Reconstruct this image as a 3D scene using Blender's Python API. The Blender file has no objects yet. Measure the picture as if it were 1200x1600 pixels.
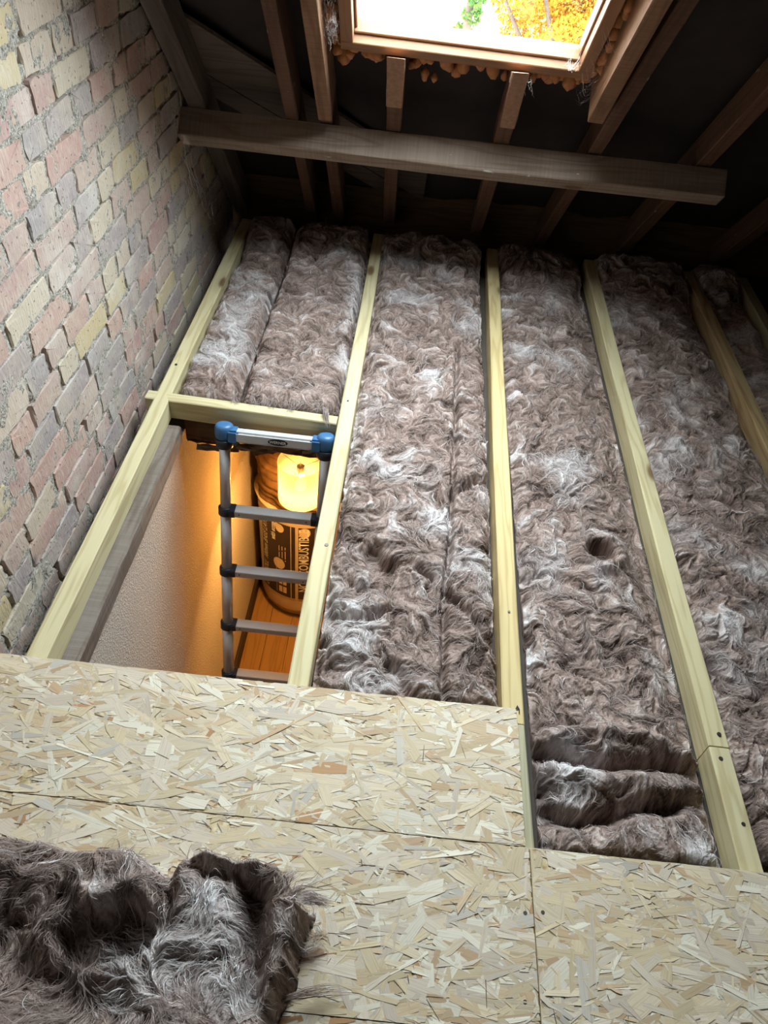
import bpy, bmesh, math, random
import numpy as np
from mathutils import Vector, Matrix

S = bpy.context.scene
COL = S.collection
rnd = random.Random(7)

# ------------------------------------------------------------------ camera
H = 1.385                                   # eye height above the joist tops (z = 0)
R = [[0.99390972, -0.10979182, -0.00944613],
     [0.07084036, 0.70224355, -0.70840358],
     [0.0844104, 0.70342004, 0.70574438]]
cd = bpy.data.cameras.new('camera')
cam = bpy.data.objects.new('camera', cd)
COL.objects.link(cam)
cam.matrix_world = Matrix.Translation((0, 0, H)) @ Matrix(R).to_4x4()
cd.sensor_fit = 'HORIZONTAL'
cd.sensor_width = 36.0
cd.lens = 36.0 * 1150 / 1200
cd.clip_start = 0.02
cd.clip_end = 200
S.camera = cam

# ------------------------------------------------------------------ light and exposure
S.view_settings.view_transform = 'Standard'
S.view_settings.look = 'None'
S.view_settings.gamma = 1.0
S.view_settings.use_curve_mapping = False
S.view_settings.exposure = 5.0
w = bpy.data.worlds.new('overcast_sky')
S.world = w
w.use_nodes = True
bg = w.node_tree.nodes['Background']
bg.inputs[0].default_value = (0.86, 0.94, 1.0, 1)
bg.inputs[1].default_value = 1.0

TH = math.radians(46)
Y0 = 3.15
CT, ST = math.cos(TH), math.sin(TH)


def RP(x, s, n):
    """point on the roof slope: s up the slope from the eaves, n outward from the rafters' undersides"""
    return Vector((x, Y0 - s * CT + n * ST, s * ST + n * CT))


pl = bpy.data.lights.new('skylight_portal', 'AREA')
pl.shape = 'RECTANGLE'
pl.size = 0.64
pl.size_y = 1.24
pl.cycles.is_portal = True
po = bpy.data.objects.new('skylight_portal', pl)
COL.objects.link(po)
po.matrix_world = Matrix.Translation(RP(0.110, 1.770, 0.080)) @ Matrix(((1, 0, 0), (0, -CT, ST), (0, ST, CT))).to_4x4()
# area lights shine along local -Z: local Z is the roof's outward normal, so it looks into the loft

LAMP = Vector((-0.325, 2.20, -0.675))
bl = bpy.data.lights.new('pendant_bulb_light', 'POINT')
bl.energy = 3.6
bl.color = (1.0, 0.50, 0.13)
bl.shadow_soft_size = 0.03
blo = bpy.data.objects.new('pendant_bulb_light', bl)
COL.objects.link(blo)
blo.location = LAMP + Vector((0, 0, -0.035))

# ------------------------------------------------------------------ noise
def vnoise(x, y, seed=0):
    r = np.random.RandomState(seed)
    t = r.rand(256, 256)
    xi = np.floor(x).astype(int); yi = np.floor(y).astype(int)
    fx = x - xi; fy = y - yi
    fx = fx * fx * (3 - 2 * fx); fy = fy * fy * (3 - 2 * fy)
    a = t[xi & 255, yi & 255]; b = t[(xi + 1) & 255, yi & 255]
    c = t[xi & 255, (yi + 1) & 255]; d = t[(xi + 1) & 255, (yi + 1) & 255]
    return (a * (1 - fx) + b * fx) * (1 - fy) + (c * (1 - fx) + d * fx) * fy


def fbm(x, y, seed=0, octv=4, gain=0.5):
    s = 0; a = 1; tot = 0
    for k in range(octv):
        s = s + a * vnoise(x * 2 ** k + 13.7 * k, y * 2 ** k + 5.1 * k, seed + k)
        tot += a; a *= gain
    return s / tot


def blur(a, n=1):
    for _ in range(n):
        a = (a + np.roll(a, 1, 0) + np.roll(a, -1, 0)) / 3
        a = (a + np.roll(a, 1, 1) + np.roll(a, -1, 1)) / 3
    return a


def sstep(a, b, x):
    t = np.clip((x - a) / (b - a), 0, 1)
    return t * t * (3 - 2 * t)

# ------------------------------------------------------------------ node helper
class NT:
    def __init__(s, name):
        s.m = bpy.data.materials.new(name)
        s.m.use_nodes = True
        s.t = s.m.node_tree
        s.t.nodes.clear()

    def n(s, typ, ins=None, **props):
        x = s.t.nodes.new('ShaderNode' + typ)
        for k, v in props.items():
            setattr(x, k, v)
        for k, v in (ins or {}).items():
            i = x.inputs[k]
            if isinstance(v, bpy.types.NodeSocket):
                s.t.links.new(v, i)
            else:
                i.default_value = v
        return x

    def ramp(s, fac, stops, interp='LINEAR'):
        x = s.n('ValToRGB', {'Fac': fac})
        e = x.color_ramp.elements
        x.color_ramp.interpolation = interp
        while len(e) < len(stops):
            e.new(0.5)
        for el, (p, c) in zip(e, stops):
            el.position = p
            el.color = (*c, 1) if len(c) == 3 else c
        return x.outputs['Color']

    def mix(s, f, a, b, mode='MIX'):
        x = s.n('Mix', {}, data_type='RGBA', blend_type=mode)
        for i, v in ((0, f), (6, a), (7, b)):
            if isinstance(v, bpy.types.NodeSocket):
                s.t.links.new(v, x.inputs[i])
            else:
                x.inputs[i].default_value = v if i == 0 else ((*v, 1) if len(v) == 3 else v)
        return x.outputs[2]

    def ma(s, op, a, b=0.0, c=None):
        ins = {0: a, 1: b}
        if c is not None:
            ins[2] = c
        return s.n('Math', ins, operation=op).outputs[0]

    def noise(s, vec, scale, detail=3, rough=0.5, dist=0.0):
        return s.n('TexNoise', {'Vector': vec, 'Scale': scale, 'Detail': detail, 'Roughness': rough, 'Distortion': dist}).outputs['Fac']

    def obj(s, scale=(1, 1, 1), vary=True):
        tc = s.n('TexCoord').outputs['Object']
        if vary:
            r = s.n('ObjectInfo').outputs['Random']
            off = s.n('VectorMath', {0: (7.3, 3.1, 5.7), 'Scale': r}, operation='SCALE').outputs[0]
            tc = s.n('VectorMath', {0: tc, 1: off}, operation='ADD').outputs[0]
        if scale == (1, 1, 1):
            return tc
        return s.n('VectorMath', {0: tc, 1: scale}, operation='MULTIPLY').outputs[0]

    def out(s, col, rough=0.8, bump=None, strength=0.5, dist=0.002, spec=0.3, **kw):
        ins = {'Base Color': col if isinstance(col, bpy.types.NodeSocket) else (*col, 1), 'Roughness': rough, 'Specular IOR Level': spec}
        ins.update(kw)
        b = s.n('BsdfPrincipled', ins)
        if bump is not None:
            bn = s.n('Bump', {'Height': bump, 'Strength': strength, 'Distance': dist})
            s.t.links.new(bn.outputs[0], b.inputs['Normal'])
        o = s.n('OutputMaterial')
        s.t.links.new(b.outputs[0], o.inputs[0])
        return s.m


def plain(name, col, rough=0.6, metal=0.0, spec=0.3, nscale=30, amt=0.25, bump=0.2):
    g = NT(name)
    v = g.obj()
    n = g.noise(v, nscale, 4, 0.6)
    c = g.mix(n, tuple(k * (1 - amt) for k in col), tuple(min(1, k * (1 + amt)) for k in col))
    return g.out(c, rough, n, bump, 0.001, spec, Metallic=metal)


def wood(name, light, mid, dark, knots=0.5, knotcol=(0.16, 0.09, 0.04), saw=0.0, rough=0.75, spots=0.0, line=0.55):
    g = NT(name)
    v = g.obj()
    big = g.noise(g.obj((1.1, 14, 14)), 1.0, 3, 0.5)
    fine = g.noise(g.obj((5, 230, 230)), 1.0, 3, 0.6)
    sx = g.n('SeparateXYZ', {0: v}).outputs
    ph = g.ma('MULTIPLY_ADD', big, 46.0, g.ma('MULTIPLY', sx[1], 95.0))
    ph = g.ma('ADD', ph, g.ma('MULTIPLY', sx[2], 70.0))
    ring = g.ma('MULTIPLY_ADD', g.ma('SINE', ph), 0.5, 0.5)
    c = g.mix(big, light, mid)
    c = g.mix(g.ma('MULTIPLY', g.ma('POWER', ring, 3.0), line), c, dark)
    c = g.mix(g.ma('MULTIPLY', fine, 0.45), c, mid)
    h = g.ma('ADD', fine, g.ma('MULTIPLY', ring, 0.25))
    if knots > 0:
        vo = g.n('TexVoronoi', {'Vector': g.obj((2.4, 7, 7)), 'Scale': 1.0, 'Randomness': 1.0})
        kd = g.ramp(vo.outputs['Distance'], [(0.0, (1, 1, 1)), (0.07, (0.9, 0.9, 0.9)), (0.12, (0.22, 0.22, 0.22)), (0.24, (0, 0, 0))])
        pick = g.ma('LESS_THAN', g.n('SeparateColor', {0: vo.outputs['Color']}).outputs[0], knots)
        c = g.mix(g.ma('MULTIPLY', kd, pick), c, knotcol)
    if saw > 0:
        sw = g.noise(g.obj((120, 4, 4)), 1.0, 2, 0.6)
        sw = g.ramp(sw, [(0.35, (0, 0, 0)), (0.62, (1, 1, 1))])
        c = g.mix(g.ma('MULTIPLY', sw, saw), c, dark)
        h = g.ma('ADD', h, sw)
    if spots > 0:
        sp = g.noise(g.obj((18, 40, 40)), 1.0, 2, 0.5)
        c = g.mix(g.ma('MULTIPLY', g.ramp(sp, [(0.72, (0, 0, 0)), (0.76, (1, 1, 1))]), spots), c, (0.62, 0.6, 0.55))
    return g.out(c, rough, h, 0.35, 0.0012, 0.2)

# ------------------------------------------------------------------ materials
M = {}
M['pine'] = wood('green_tinted_pine', (0.68, 0.61, 0.40), (0.58, 0.50, 0.29), (0.40, 0.30, 0.14), 0.75, line=0.6)
M['pine_yellow'] = wood('yellow_pine', (0.68, 0.565, 0.32), (0.585, 0.455, 0.22), (0.40, 0.27, 0.11), 0.85, line=0.6)
M['pine_orange'] = wood('orange_pine', (0.60, 0.47, 0.28), (0.50, 0.36, 0.185), (0.33, 0.20, 0.09), 0.6, line=0.8)
M['pine_grey'] = wood('weathered_pine', (0.52, 0.48, 0.34), (0.44, 0.40, 0.26), (0.30, 0.26, 0.16), 0.2, line=0.5)
M['rafter'] = wood('old_rafter_wood', (0.185, 0.10, 0.066), (0.135, 0.07, 0.045), (0.07, 0.036, 0.024), 0.25, saw=0.35, spots=0.25)
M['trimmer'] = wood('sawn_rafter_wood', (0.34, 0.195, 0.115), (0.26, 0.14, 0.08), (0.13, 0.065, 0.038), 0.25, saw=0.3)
M['purlin'] = wood('purlin_wood', (0.37, 0.30, 0.25), (0.29, 0.215, 0.165), (0.15, 0.09, 0.055), 0.5, saw=0.22, spots=0.8)
M['old'] = wood('dusty_old_timber', (0.28, 0.245, 0.22), (0.22, 0.18, 0.15), (0.09, 0.055, 0.035), 0.1, saw=0.2)
M['lath'] = wood('splintered_dark_wood', (0.17, 0.10, 0.055), (0.11, 0.06, 0.03), (0.045, 0.024, 0.014), 0.0)
M['board'] = wood('dark_brace_board', (0.16, 0.125, 0.105), (0.12, 0.09, 0.075), (0.07, 0.045, 0.035), 0.1)
M['frame'] = wood('varnished_frame_pine', (0.36, 0.20, 0.115), (0.28, 0.14, 0.072), (0.18, 0.08, 0.04), 0.15, rough=0.5, line=0.35)
M['laminate'] = wood('oak_laminate', (0.44, 0.25, 0.09), (0.36, 0.19, 0.06), (0.22, 0.10, 0.03), 0.1, rough=0.4)
M['dark_skirting'] = plain('dark_skirting', (0.05, 0.03, 0.02), 0.6)
M['felt'] = plain('bitumen_felt', (0.040, 0.031, 0.031), 0.85, nscale=9, amt=0.4)
M['slate'] = plain('slate', (0.09, 0.09, 0.10), 0.7)
M['foam'] = plain('expanding_foam', (0.50, 0.21, 0.085), 0.6, nscale=60, amt=0.35, bump=0.5)
M['screw'] = plain('screw_steel', (0.10, 0.09, 0.08), 0.45, 0.8)
M['ink'] = plain('black_stamp_ink', (0.02, 0.02, 0.018), 0.7)
M['alu'] = plain('brushed_aluminium', (0.66, 0.66, 0.67), 0.36, 0.25, 0.5, 40, 0.06, 0.05)
M['blue_plastic'] = plain('blue_plastic', (0.055, 0.16, 0.34), 0.38, 0, 0.5, 40, 0.1, 0.05)
M['navy_plastic'] = plain('dark_navy_plastic', (0.018, 0.024, 0.035), 0.4, 0, 0.5, 40, 0.1, 0.05)
M['black_plastic'] = plain('black_plastic', (0.02, 0.02, 0.022), 0.4)
M['white_print'] = plain('white_print', (0.80, 0.78, 0.72), 0.5, nscale=80, amt=0.08)
M['bag'] = plain('clear_poly_bag', (0.66, 0.54, 0.38), 0.30, 0, 0.5, 14, 0.2, 0.6)
M['label'] = plain('brown_bag_print', (0.040, 0.026, 0.022), 0.35, 0, 0.5)
M['rollwool'] = plain('golden_brown_wool', (0.20, 0.115, 0.05), 1.0, 0, 0.0, 26, 0.7, 1.0)
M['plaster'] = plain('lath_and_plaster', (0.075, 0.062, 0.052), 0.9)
M['cobweb'] = plain('cobweb_silk', (0.72, 0.70, 0.68), 0.8)
M['bark'] = plain('bark', (0.05, 0.035, 0.025), 0.9)
M['ground'] = plain('garden_ground', (0.03, 0.045, 0.02), 0.95, nscale=2)
M['tile'] = plain('pale_roof_tile', (0.34, 0.30, 0.26), 0.8, nscale=5)
M['render'] = plain('pale_render', (0.5, 0.47, 0.42), 0.9)

# woodchip wallpaper in the hall
g = NT('woodchip_wallpaper')
v = g.obj(vary=False)
chip = g.noise(v, 190, 2, 0.6)
chips = g.ramp(chip, [(0.42, (0, 0, 0)), (0.66, (1, 1, 1))])
M['woodchip'] = g.out(g.mix(chips, (0.60, 0.53, 0.45), (0.72, 0.66, 0.58)), 0.75, chips, 0.7, 0.003)

# loft wool: the fibre lay (line integral of the flow) and the pale tufts ride on the mesh
g = NT('brown_glass_wool')
fib = g.n('Attribute', attribute_name='fib').outputs['Fac']
tone = g.n('Attribute', attribute_name='tone').outputs['Fac']
v = g.obj(vary=False)
sp = g.noise(v, 420, 2, 0.6)
f = g.ma('ADD', fib, g.ma('MULTIPLY_ADD', sp, 0.3, -0.15))
base = g.ramp(f, [(0.12, (0.070, 0.047, 0.040)), (0.40, (0.255, 0.182, 0.155)), (0.66, (0.43, 0.325, 0.285)), (0.95, (0.64, 0.56, 0.53))])
white = g.ramp(f, [(0.1, (0.24, 0.19, 0.18)), (0.5, (0.50, 0.455, 0.45)), (0.9, (0.80, 0.78, 0.79))])
M['wool'] = g.out(g.mix(tone, base, white), 1.0, f, 0.9, 0.004, 0.05)
g = NT('glass_wool_fibre')
tone = g.n('Attribute', attribute_name='tone').outputs['Fac']
M['fibre'] = g.out(g.ramp(tone, [(0.0, (0.17, 0.115, 0.095)), (0.5, (0.36, 0.28, 0.25)), (1.0, (0.82, 0.79, 0.79))]), 0.9, None, spec=0.15)

# chipboard strands
g = NT('chipboard_strands')
colr = g.n('Attribute', attribute_name='col').outputs['Color']
uv = g.n('UVMap', uv_map='grain').outputs[0]
gr = g.noise(g.n('VectorMath', {0: uv, 1: (10, 480, 1)}, operation='MULTIPLY').outputs[0], 1.0, 4, 0.7)
c = g.mix(g.ramp(gr, [(0.30, (0, 0, 0)), (0.46, (0.75, 0.75, 0.75)), (0.62, (1, 1, 1))]), g.mix(0.55, colr, (0.30, 0.19, 0.11)), colr)
M['strand'] = g.out(c, 0.62, gr, 0.25, 0.001, 0.3)
g = NT('chipboard_core')
v = g.obj((60, 60, 300))
n1 = g.noise(v, 1.0, 3, 0.6)
M['core'] = g.out(g.ramp(n1, [(0.3, (0.36, 0.24, 0.12)), (0.5, (0.60, 0.46, 0.26)), (0.7, (0.78, 0.68, 0.48))]), 0.8, n1, 0.5, 0.001)

# bricks: every brick its own colour
g = NT('old_stock_brick')
r = g.n('ObjectInfo').outputs['Random']
v = g.obj()
body = g.ramp(r, [(0.0, (0.47, 0.30, 0.26)), (0.13, (0.53, 0.42, 0.24)), (0.25, (0.45, 0.33, 0.29)), (0.40, (0.36, 0.30, 0.30)),
                  (0.52, (0.53, 0.45, 0.35)), (0.66, (0.43, 0.27, 0.25)), (0.76, (0.50, 0.40, 0.32)), (0.92, (0.33, 0.29, 0.295))], 'CONSTANT')
n1 = g.noise(v, 9, 4, 0.6)
c = g.mix(g.ramp(n1, [(0.38, (0, 0, 0)), (0.68, (1, 1, 1))]), body, g.mix(0.5, body, (0.56, 0.47, 0.36)))
n2 = g.noise(g.n('VectorMath', {0: v, 1: (1, 150, 40)}, operation='MULTIPLY').outputs[0], 1.0, 3, 0.6)
c = g.mix(g.ma('MULTIPLY', g.ramp(n2, [(0.5, (0, 0, 0)), (0.75, (1, 1, 1))]), 0.35), c, (0.60, 0.56, 0.52))
wv = g.n('TexCoord').outputs['Object']
n3 = g.noise(v, 3.1, 4, 0.65)
c = g.mix(g.ma('MULTIPLY', g.ramp(n3, [(0.52, (0, 0, 0)), (0.66, (1, 1, 1))]), 0.55), c, (0.64, 0.60, 0.545))
n4 = g.noise(v, 38, 3, 0.7)
c = g.mix(g.ma('MULTIPLY', g.ramp(n4, [(0.50, (0, 0, 0)), (0.68, (1, 1, 1))]), 0.28), c, (0.60, 0.55, 0.48))
soot = g.ramp(g.noise(v, 6.3, 3, 0.6), [(0.66, (0, 0, 0)), (0.72, (1, 1, 1))])
c = g.mix(g.ma('MULTIPLY', soot, 0.7), c, (0.075, 0.075, 0.085))
pit = g.ramp(g.noise(v, 105, 3, 0.55), [(0.29, (1, 1, 1)), (0.35, (0, 0, 0))])
c = g.mix(g.ma('MULTIPLY', pit, 0.75), c, (0.06, 0.05, 0.045))
hh = g.ma('SUBTRACT', g.ma('ADD', n2, n1), pit)
M['brick'] = g.out(c, 0.82, hh, 0.7, 0.004, 0.35)
g = NT('crumbly_mortar')
v = g.obj(vary=False)
n1 = g.noise(v, 140, 4, 0.75)
n2 = g.noise(v, 12, 3, 0.6)
c = g.ramp(n1, [(0.33, (0.03, 0.027, 0.025)), (0.41, (0.32, 0.29, 0.255)), (0.54, (0.55, 0.51, 0.45)), (0.68, (0.82, 0.79, 0.74))])
c = g.mix(g.ma('MULTIPLY', n2, 0.25), c, (0.38, 0.33, 0.27))
M['mortar'] = g.out(c, 0.95, n1, 1.0, 0.008, 0.1)

# panes
g = NT('window_glass')
tr = g.n('BsdfTransparent', {0: (0.94, 0.96, 0.95, 1)})
gl = g.n('BsdfGlossy', {0: (1, 1, 1, 1), 'Roughness': 0.02})
mx = g.n('MixShader', {0: 0.05, 1: tr.outputs[0], 2: gl.outputs[0]})
g.t.links.new(mx.outputs[0], g.n('OutputMaterial').inputs[0])
M['glass'] = g.m
# lampshade: lit cloth
g = NT('lit_lampshade')
em = g.n('Emission', {0: (1.0, 0.66, 0.30, 1), 1: 0.004})
df = g.n('BsdfDiffuse', {0: (0.7, 0.52, 0.3, 1)})
tl = g.n('BsdfTranslucent', {0: (0.42, 0.34, 0.22, 1)})
a0 = g.n('MixShader', {0: 0.7, 1: df.outputs[0], 2: tl.outputs[0]})
a1 = g.n('MixShader', {0: 0.50, 1: a0.outputs[0], 2: g.n('BsdfTransparent', {0: (1, 0.95, 0.85, 1)}).outputs[0]})
a2 = g.n('AddShader', {0: a1.outputs[0], 1: em.outputs[0]})
g.t.links.new(a2.outputs[0], g.n('OutputMaterial').inputs[0])
M['shade'] = g.m
g = NT('glowing_bulb')
em = g.n('Emission', {0: (1.0, 0.70, 0.30, 1), 1: 0.12})
g.t.links.new(em.outputs[0], g.n('OutputMaterial').inputs[0])
M['bulb'] = g.m
for nm, a, b in (('autumn_leaf', (0.42, 0.22, 0.022), (0.19, 0.06, 0.008)), ('conifer_leaf', (0.10, 0.16, 0.03), (0.02, 0.06, 0.02))):
    g = NT(nm)
    t = g.n('Attribute', attribute_name='tone').outputs['Fac']
    c = g.ramp(t, [(0, b), (1, a)])
    d1 = g.n('BsdfDiffuse', {0: c}); d2 = g.n('BsdfTranslucent', {0: c})
    mx = g.n('MixShader', {0: 0.35, 1: d1.outputs[0], 2: d2.outputs[0]})
    g.t.links.new(mx.outputs[0], g.n('OutputMaterial').inputs[0])
    M[nm] = g.m

# ------------------------------------------------------------------ object helpers
def tag(o, label=None, cat=None, group=None, kind=None):
    if label: o['label'] = label
    if cat: o['category'] = cat
    if group: o['group'] = group
    if kind: o['kind'] = kind
    return o


def put(name, me, mat=None, parent=None, loc=None, mw=None):
    o = bpy.data.objects.new(name, me)
    COL.objects.link(o)
    if mat is not None and me is not None and len(me.materials) == 0:
        me.materials.append(mat)
    if parent is not None:
        o.parent = parent
    if mw is not None:
        o.matrix_world = mw
    elif loc is not None:
        o.location = loc
    return o


def empty(name, loc, label=None, cat=None, group=None, kind=None):
    o = put(name, None, loc=loc)
    o.empty_display_size = 0.05
    return tag(o, label, cat, group, kind)


def mesh(name, v, f, smooth=False):
    me = bpy.data.meshes.new(name)
    me.from_pydata([tuple(p) for p in v], [], f)
    if smooth:
        me.polygons.foreach_set('use_smooth', [True] * len(me.polygons))
    me.update()
    return me


def fast_mesh(name, v, loops, nper, smooth=True):
    """numpy arrays -> mesh whose faces all have nper corners"""
    me = bpy.data.meshes.new(name)
    v = np.asarray(v, dtype=np.float32); loops = np.asarray(loops, dtype=np.int32).ravel()
    nf = len(loops) // nper
    me.vertices.add(len(v)); me.vertices.foreach_set('co', v.ravel())
    me.loops.add(len(loops)); me.loops.foreach_set('vertex_index', loops)
    me.polygons.add(nf)
    me.polygons.foreach_set('loop_start', np.arange(nf, dtype=np.int32) * nper)
    me.polygons.foreach_set('loop_total', np.full(nf, nper, dtype=np.int32))
    me.polygons.foreach_set('use_smooth', np.full(nf, smooth))
    me.update(calc_edges=True)
    return me


def fattr(me, name, arr):
    a = me.attributes.new(name, 'FLOAT', 'POINT')
    a.data.foreach_set('value', np.asarray(arr, dtype=np.float32).ravel())


def box_me(name, x0, x1, y0, y1, z0, z1, bev=0.0):
    bm = bmesh.new()
    bmesh.ops.create_cube(bm, size=1)
    for q in bm.verts:
        q.co = Vector((x0 + (q.co.x + .5) * (x1 - x0), y0 + (q.co.y + .5) * (y1 - y0), z0 + (q.co.z + .5) * (z1 - z0)))
    if bev > 0:
        bmesh.ops.bevel(bm, geom=bm.edges[:], offset=bev, segments=1, affect='EDGES')
    me = bpy.data.meshes.new(name)
    bm.to_mesh(me); bm.free()
    return me


def cyl_me(name, p, q, r0, r1=None, seg=20, bev=0.0):
    p, q = Vector(p), Vector(q)
    r1 = r0 if r1 is None else r1
    ax = (q - p).normalized()
    u = ax.orthogonal().normalized(); w_ = ax.cross(u)
    rings = [(p, r0 - bev), (p + ax * bev, r0), (q - ax * bev, r1), (q, r1 - bev)] if bev else [(p, r0), (q, r1)]
    v = []; f = []
    for c, r_ in rings:
        for k in range(seg):
            a = 2 * math.pi * k / seg
            v.append(c + u * r_ * math.cos(a) + w_ * r_ * math.sin(a))
    for i in range(len(rings) - 1):
        for k in range(seg):
            k2 = (k + 1) % seg
            f.append((i * seg + k, i * seg + k2, (i + 1) * seg + k2, (i + 1) * seg + k))
    f.append(tuple(range(seg))[::-1]); f.append(tuple((len(rings) - 1) * seg + k for k in range(seg)))
    me = mesh(name, v, f)
    for pgn in me.polygons:
        if len(pgn.vertices) == 4:
            pgn.use_smooth = True
    return me


def beam_me(name, L, W, D, seed=0, wav=0.0015, cham=0.003, step=0.12, ragged=0.0, cut=0.0, endcut=0.0):
    """timber along local +X from 0 to L, centred in Y, top face at local z = 0"""
    r = np.random.RandomState(seed)
    n = max(2, int(L / step) + 1)
    xs = np.linspace(0, L, n)
    prof = [(-W / 2 + cham, 0), (W / 2 - cham, 0), (W / 2, -cham), (W / 2, -D + cham), (W / 2 - cham, -D), (-W / 2 + cham, -D), (-W / 2, -D + cham), (-W / 2, -cham)]
    v = []
    ph = r.rand(8, 2) * 6.28
    for i, x in enumerate(xs):
        oy = wav * math.sin(x * 2.3 + ph[0, 0]); oz = wav * 0.5 * math.sin(x * 1.7 + ph[0, 1])
        for k, (y, z) in enumerate(prof):
            jy = wav * 0.5 * math.sin(x * 6 + ph[k, 0]) + ragged * (r.rand() - .5)
            jz = wav * 0.3 * math.sin(x * 5 + ph[k, 1]) + ragged * (r.rand() - .5)
            xx = x + (cut * z if i == 0 else 0) - (endcut * z if i == n - 1 else 0)
            v.append((xx, y + oy + jy, z + oz + jz))
    f = []
    for i in range(n - 1):
        for k in range(8):
            k2 = (k + 1) % 8
            f.append((i * 8 + k, (i + 1) * 8 + k, (i + 1) * 8 + k2, i * 8 + k2))
    f.append(tuple(range(8))); f.append(tuple((n - 1) * 8 + k for k in range(8))[::-1])
    me = mesh(name, v, f)
    bm = bmesh.new(); bm.from_mesh(me); bmesh.ops.recalc_face_normals(bm, faces=bm.faces[:]); bm.to_mesh(me); bm.free()
    return me


def frame_mw(p0, p1, up):
    x = (Vector(p1) - Vector(p0)).normalized()
    z = Vector(up); z = (z - x * z.dot(x)).normalized()
    y = z.cross(x)
    m = Matrix((x, y, z)).transposed().to_4x4()
    m.translation = Vector(p0)
    return m


def beam(name, p0, p1, W, D, mat, label=None, cat=None, group=None, up=(0, 0, 1), parent=None, **kw):
    L = (Vector(p1) - Vector(p0)).length
    me = beam_me(name, L, W, D, seed=rnd.randint(0, 9999), **kw)
    mw = frame_mw(p0, p1, up)
    if parent is not None:
        mw = parent.matrix_world.inverted() @ mw if False else mw
    o = put(name, me, mat)
    if parent is not None:
        o.parent = parent
        o.matrix_basis = PMW[parent.name].inverted() @ mw
    else:
        o.matrix_world = mw
    PMW[o.name] = mw
    return tag(o, label, cat, group)


PMW = {}        # world matrices of the roots (no depsgraph update is needed while building)


def child(name, me, mat, parent, label=None):
    """me is in world coordinates: move it into the parent's space"""
    m = PMW.get(parent.name)
    if m is None:
        m = Matrix.Translation(parent.location)
    me.transform(m.inverted())
    o = put(name, me, mat, parent)
    PMW[o.name] = m
    if label:
        o['label'] = label
    return o


def join_me(name, parts):
    v = []; f = []
    for pv, pf in parts:
        k = len(v)
        v += list(pv); f += [tuple(i + k for i in q) for q in pf]
    return mesh(name, v, f)


def ribbons(name, paths, widths, tones, side=None):
    """paths (n, k, 3) -> one mesh of thin two-sided strips with a 'tone' per strand"""
    n, k, _ = paths.shape
    t = np.gradient(paths, axis=1)
    up = np.array([0, 0, 1.0]) if side is None else np.asarray(side, float)
    s = np.cross(t, up)
    s /= (np.linalg.norm(s, axis=2, keepdims=True) + 1e-9)
    taper = np.sin(np.linspace(0.25, math.pi - 0.25, k))[None, :, None]
    wv = s * np.asarray(widths)[:, None, None] * 0.5 * taper
    v = np.stack([paths - wv, paths + wv], axis=2).reshape(-1, 3)
    base = (np.arange(n)[:, None] * k + np.arange(k - 1)[None, :]) * 2
    q = np.stack([base, base + 1, base + 3, base + 2], axis=2).reshape(-1, 4)
    me = fast_mesh(name, v, q, 4)
    fattr(me, 'tone', np.repeat(np.asarray(tones), k * 2))
    return me

# ================================================================== LARGE STRUCTURE
WX = -0.79
# brick gable wall -------------------------------------------------
ys = np.arange(-0.2, 3.32, 0.011); zs = np.arange(-0.30, 1.75, 0.011)
YY, ZZ = np.meshgrid(ys, zs)
dx = 0.010 * (fbm(YY * 60, ZZ * 60, 31, 3) - 0.5) + 0.008 * (fbm(YY * 14, ZZ * 14, 35, 2) - 0.5)
dx = dx - 0.016 * sstep(0.60, 0.70, fbm(YY * 34, ZZ * 18, 44, 3)) + 0.0006
vv = np.stack([np.full_like(YY, WX - 0.0008) + dx, YY, ZZ], 2).reshape(-1, 3)
ny, nx = YY.shape
ii = (np.arange(ny - 1)[:, None] * nx + np.arange(nx - 1)[None, :])
wall = put('wall_left', fast_mesh('wall_left', vv, np.stack([ii, ii + 1, ii + nx + 1, ii + nx], 2), 4), M['mortar'])
tag(wall, kind='structure')
PMW[wall.name] = Matrix.Identity(4)
# the rest of the wall: behind the face and back past the photographer
child('wall_core', box_me('wall_core', WX - 0.22, WX - 0.016, -2.5, 3.32, -2.1, 3.0), M['mortar'], wall)


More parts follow.
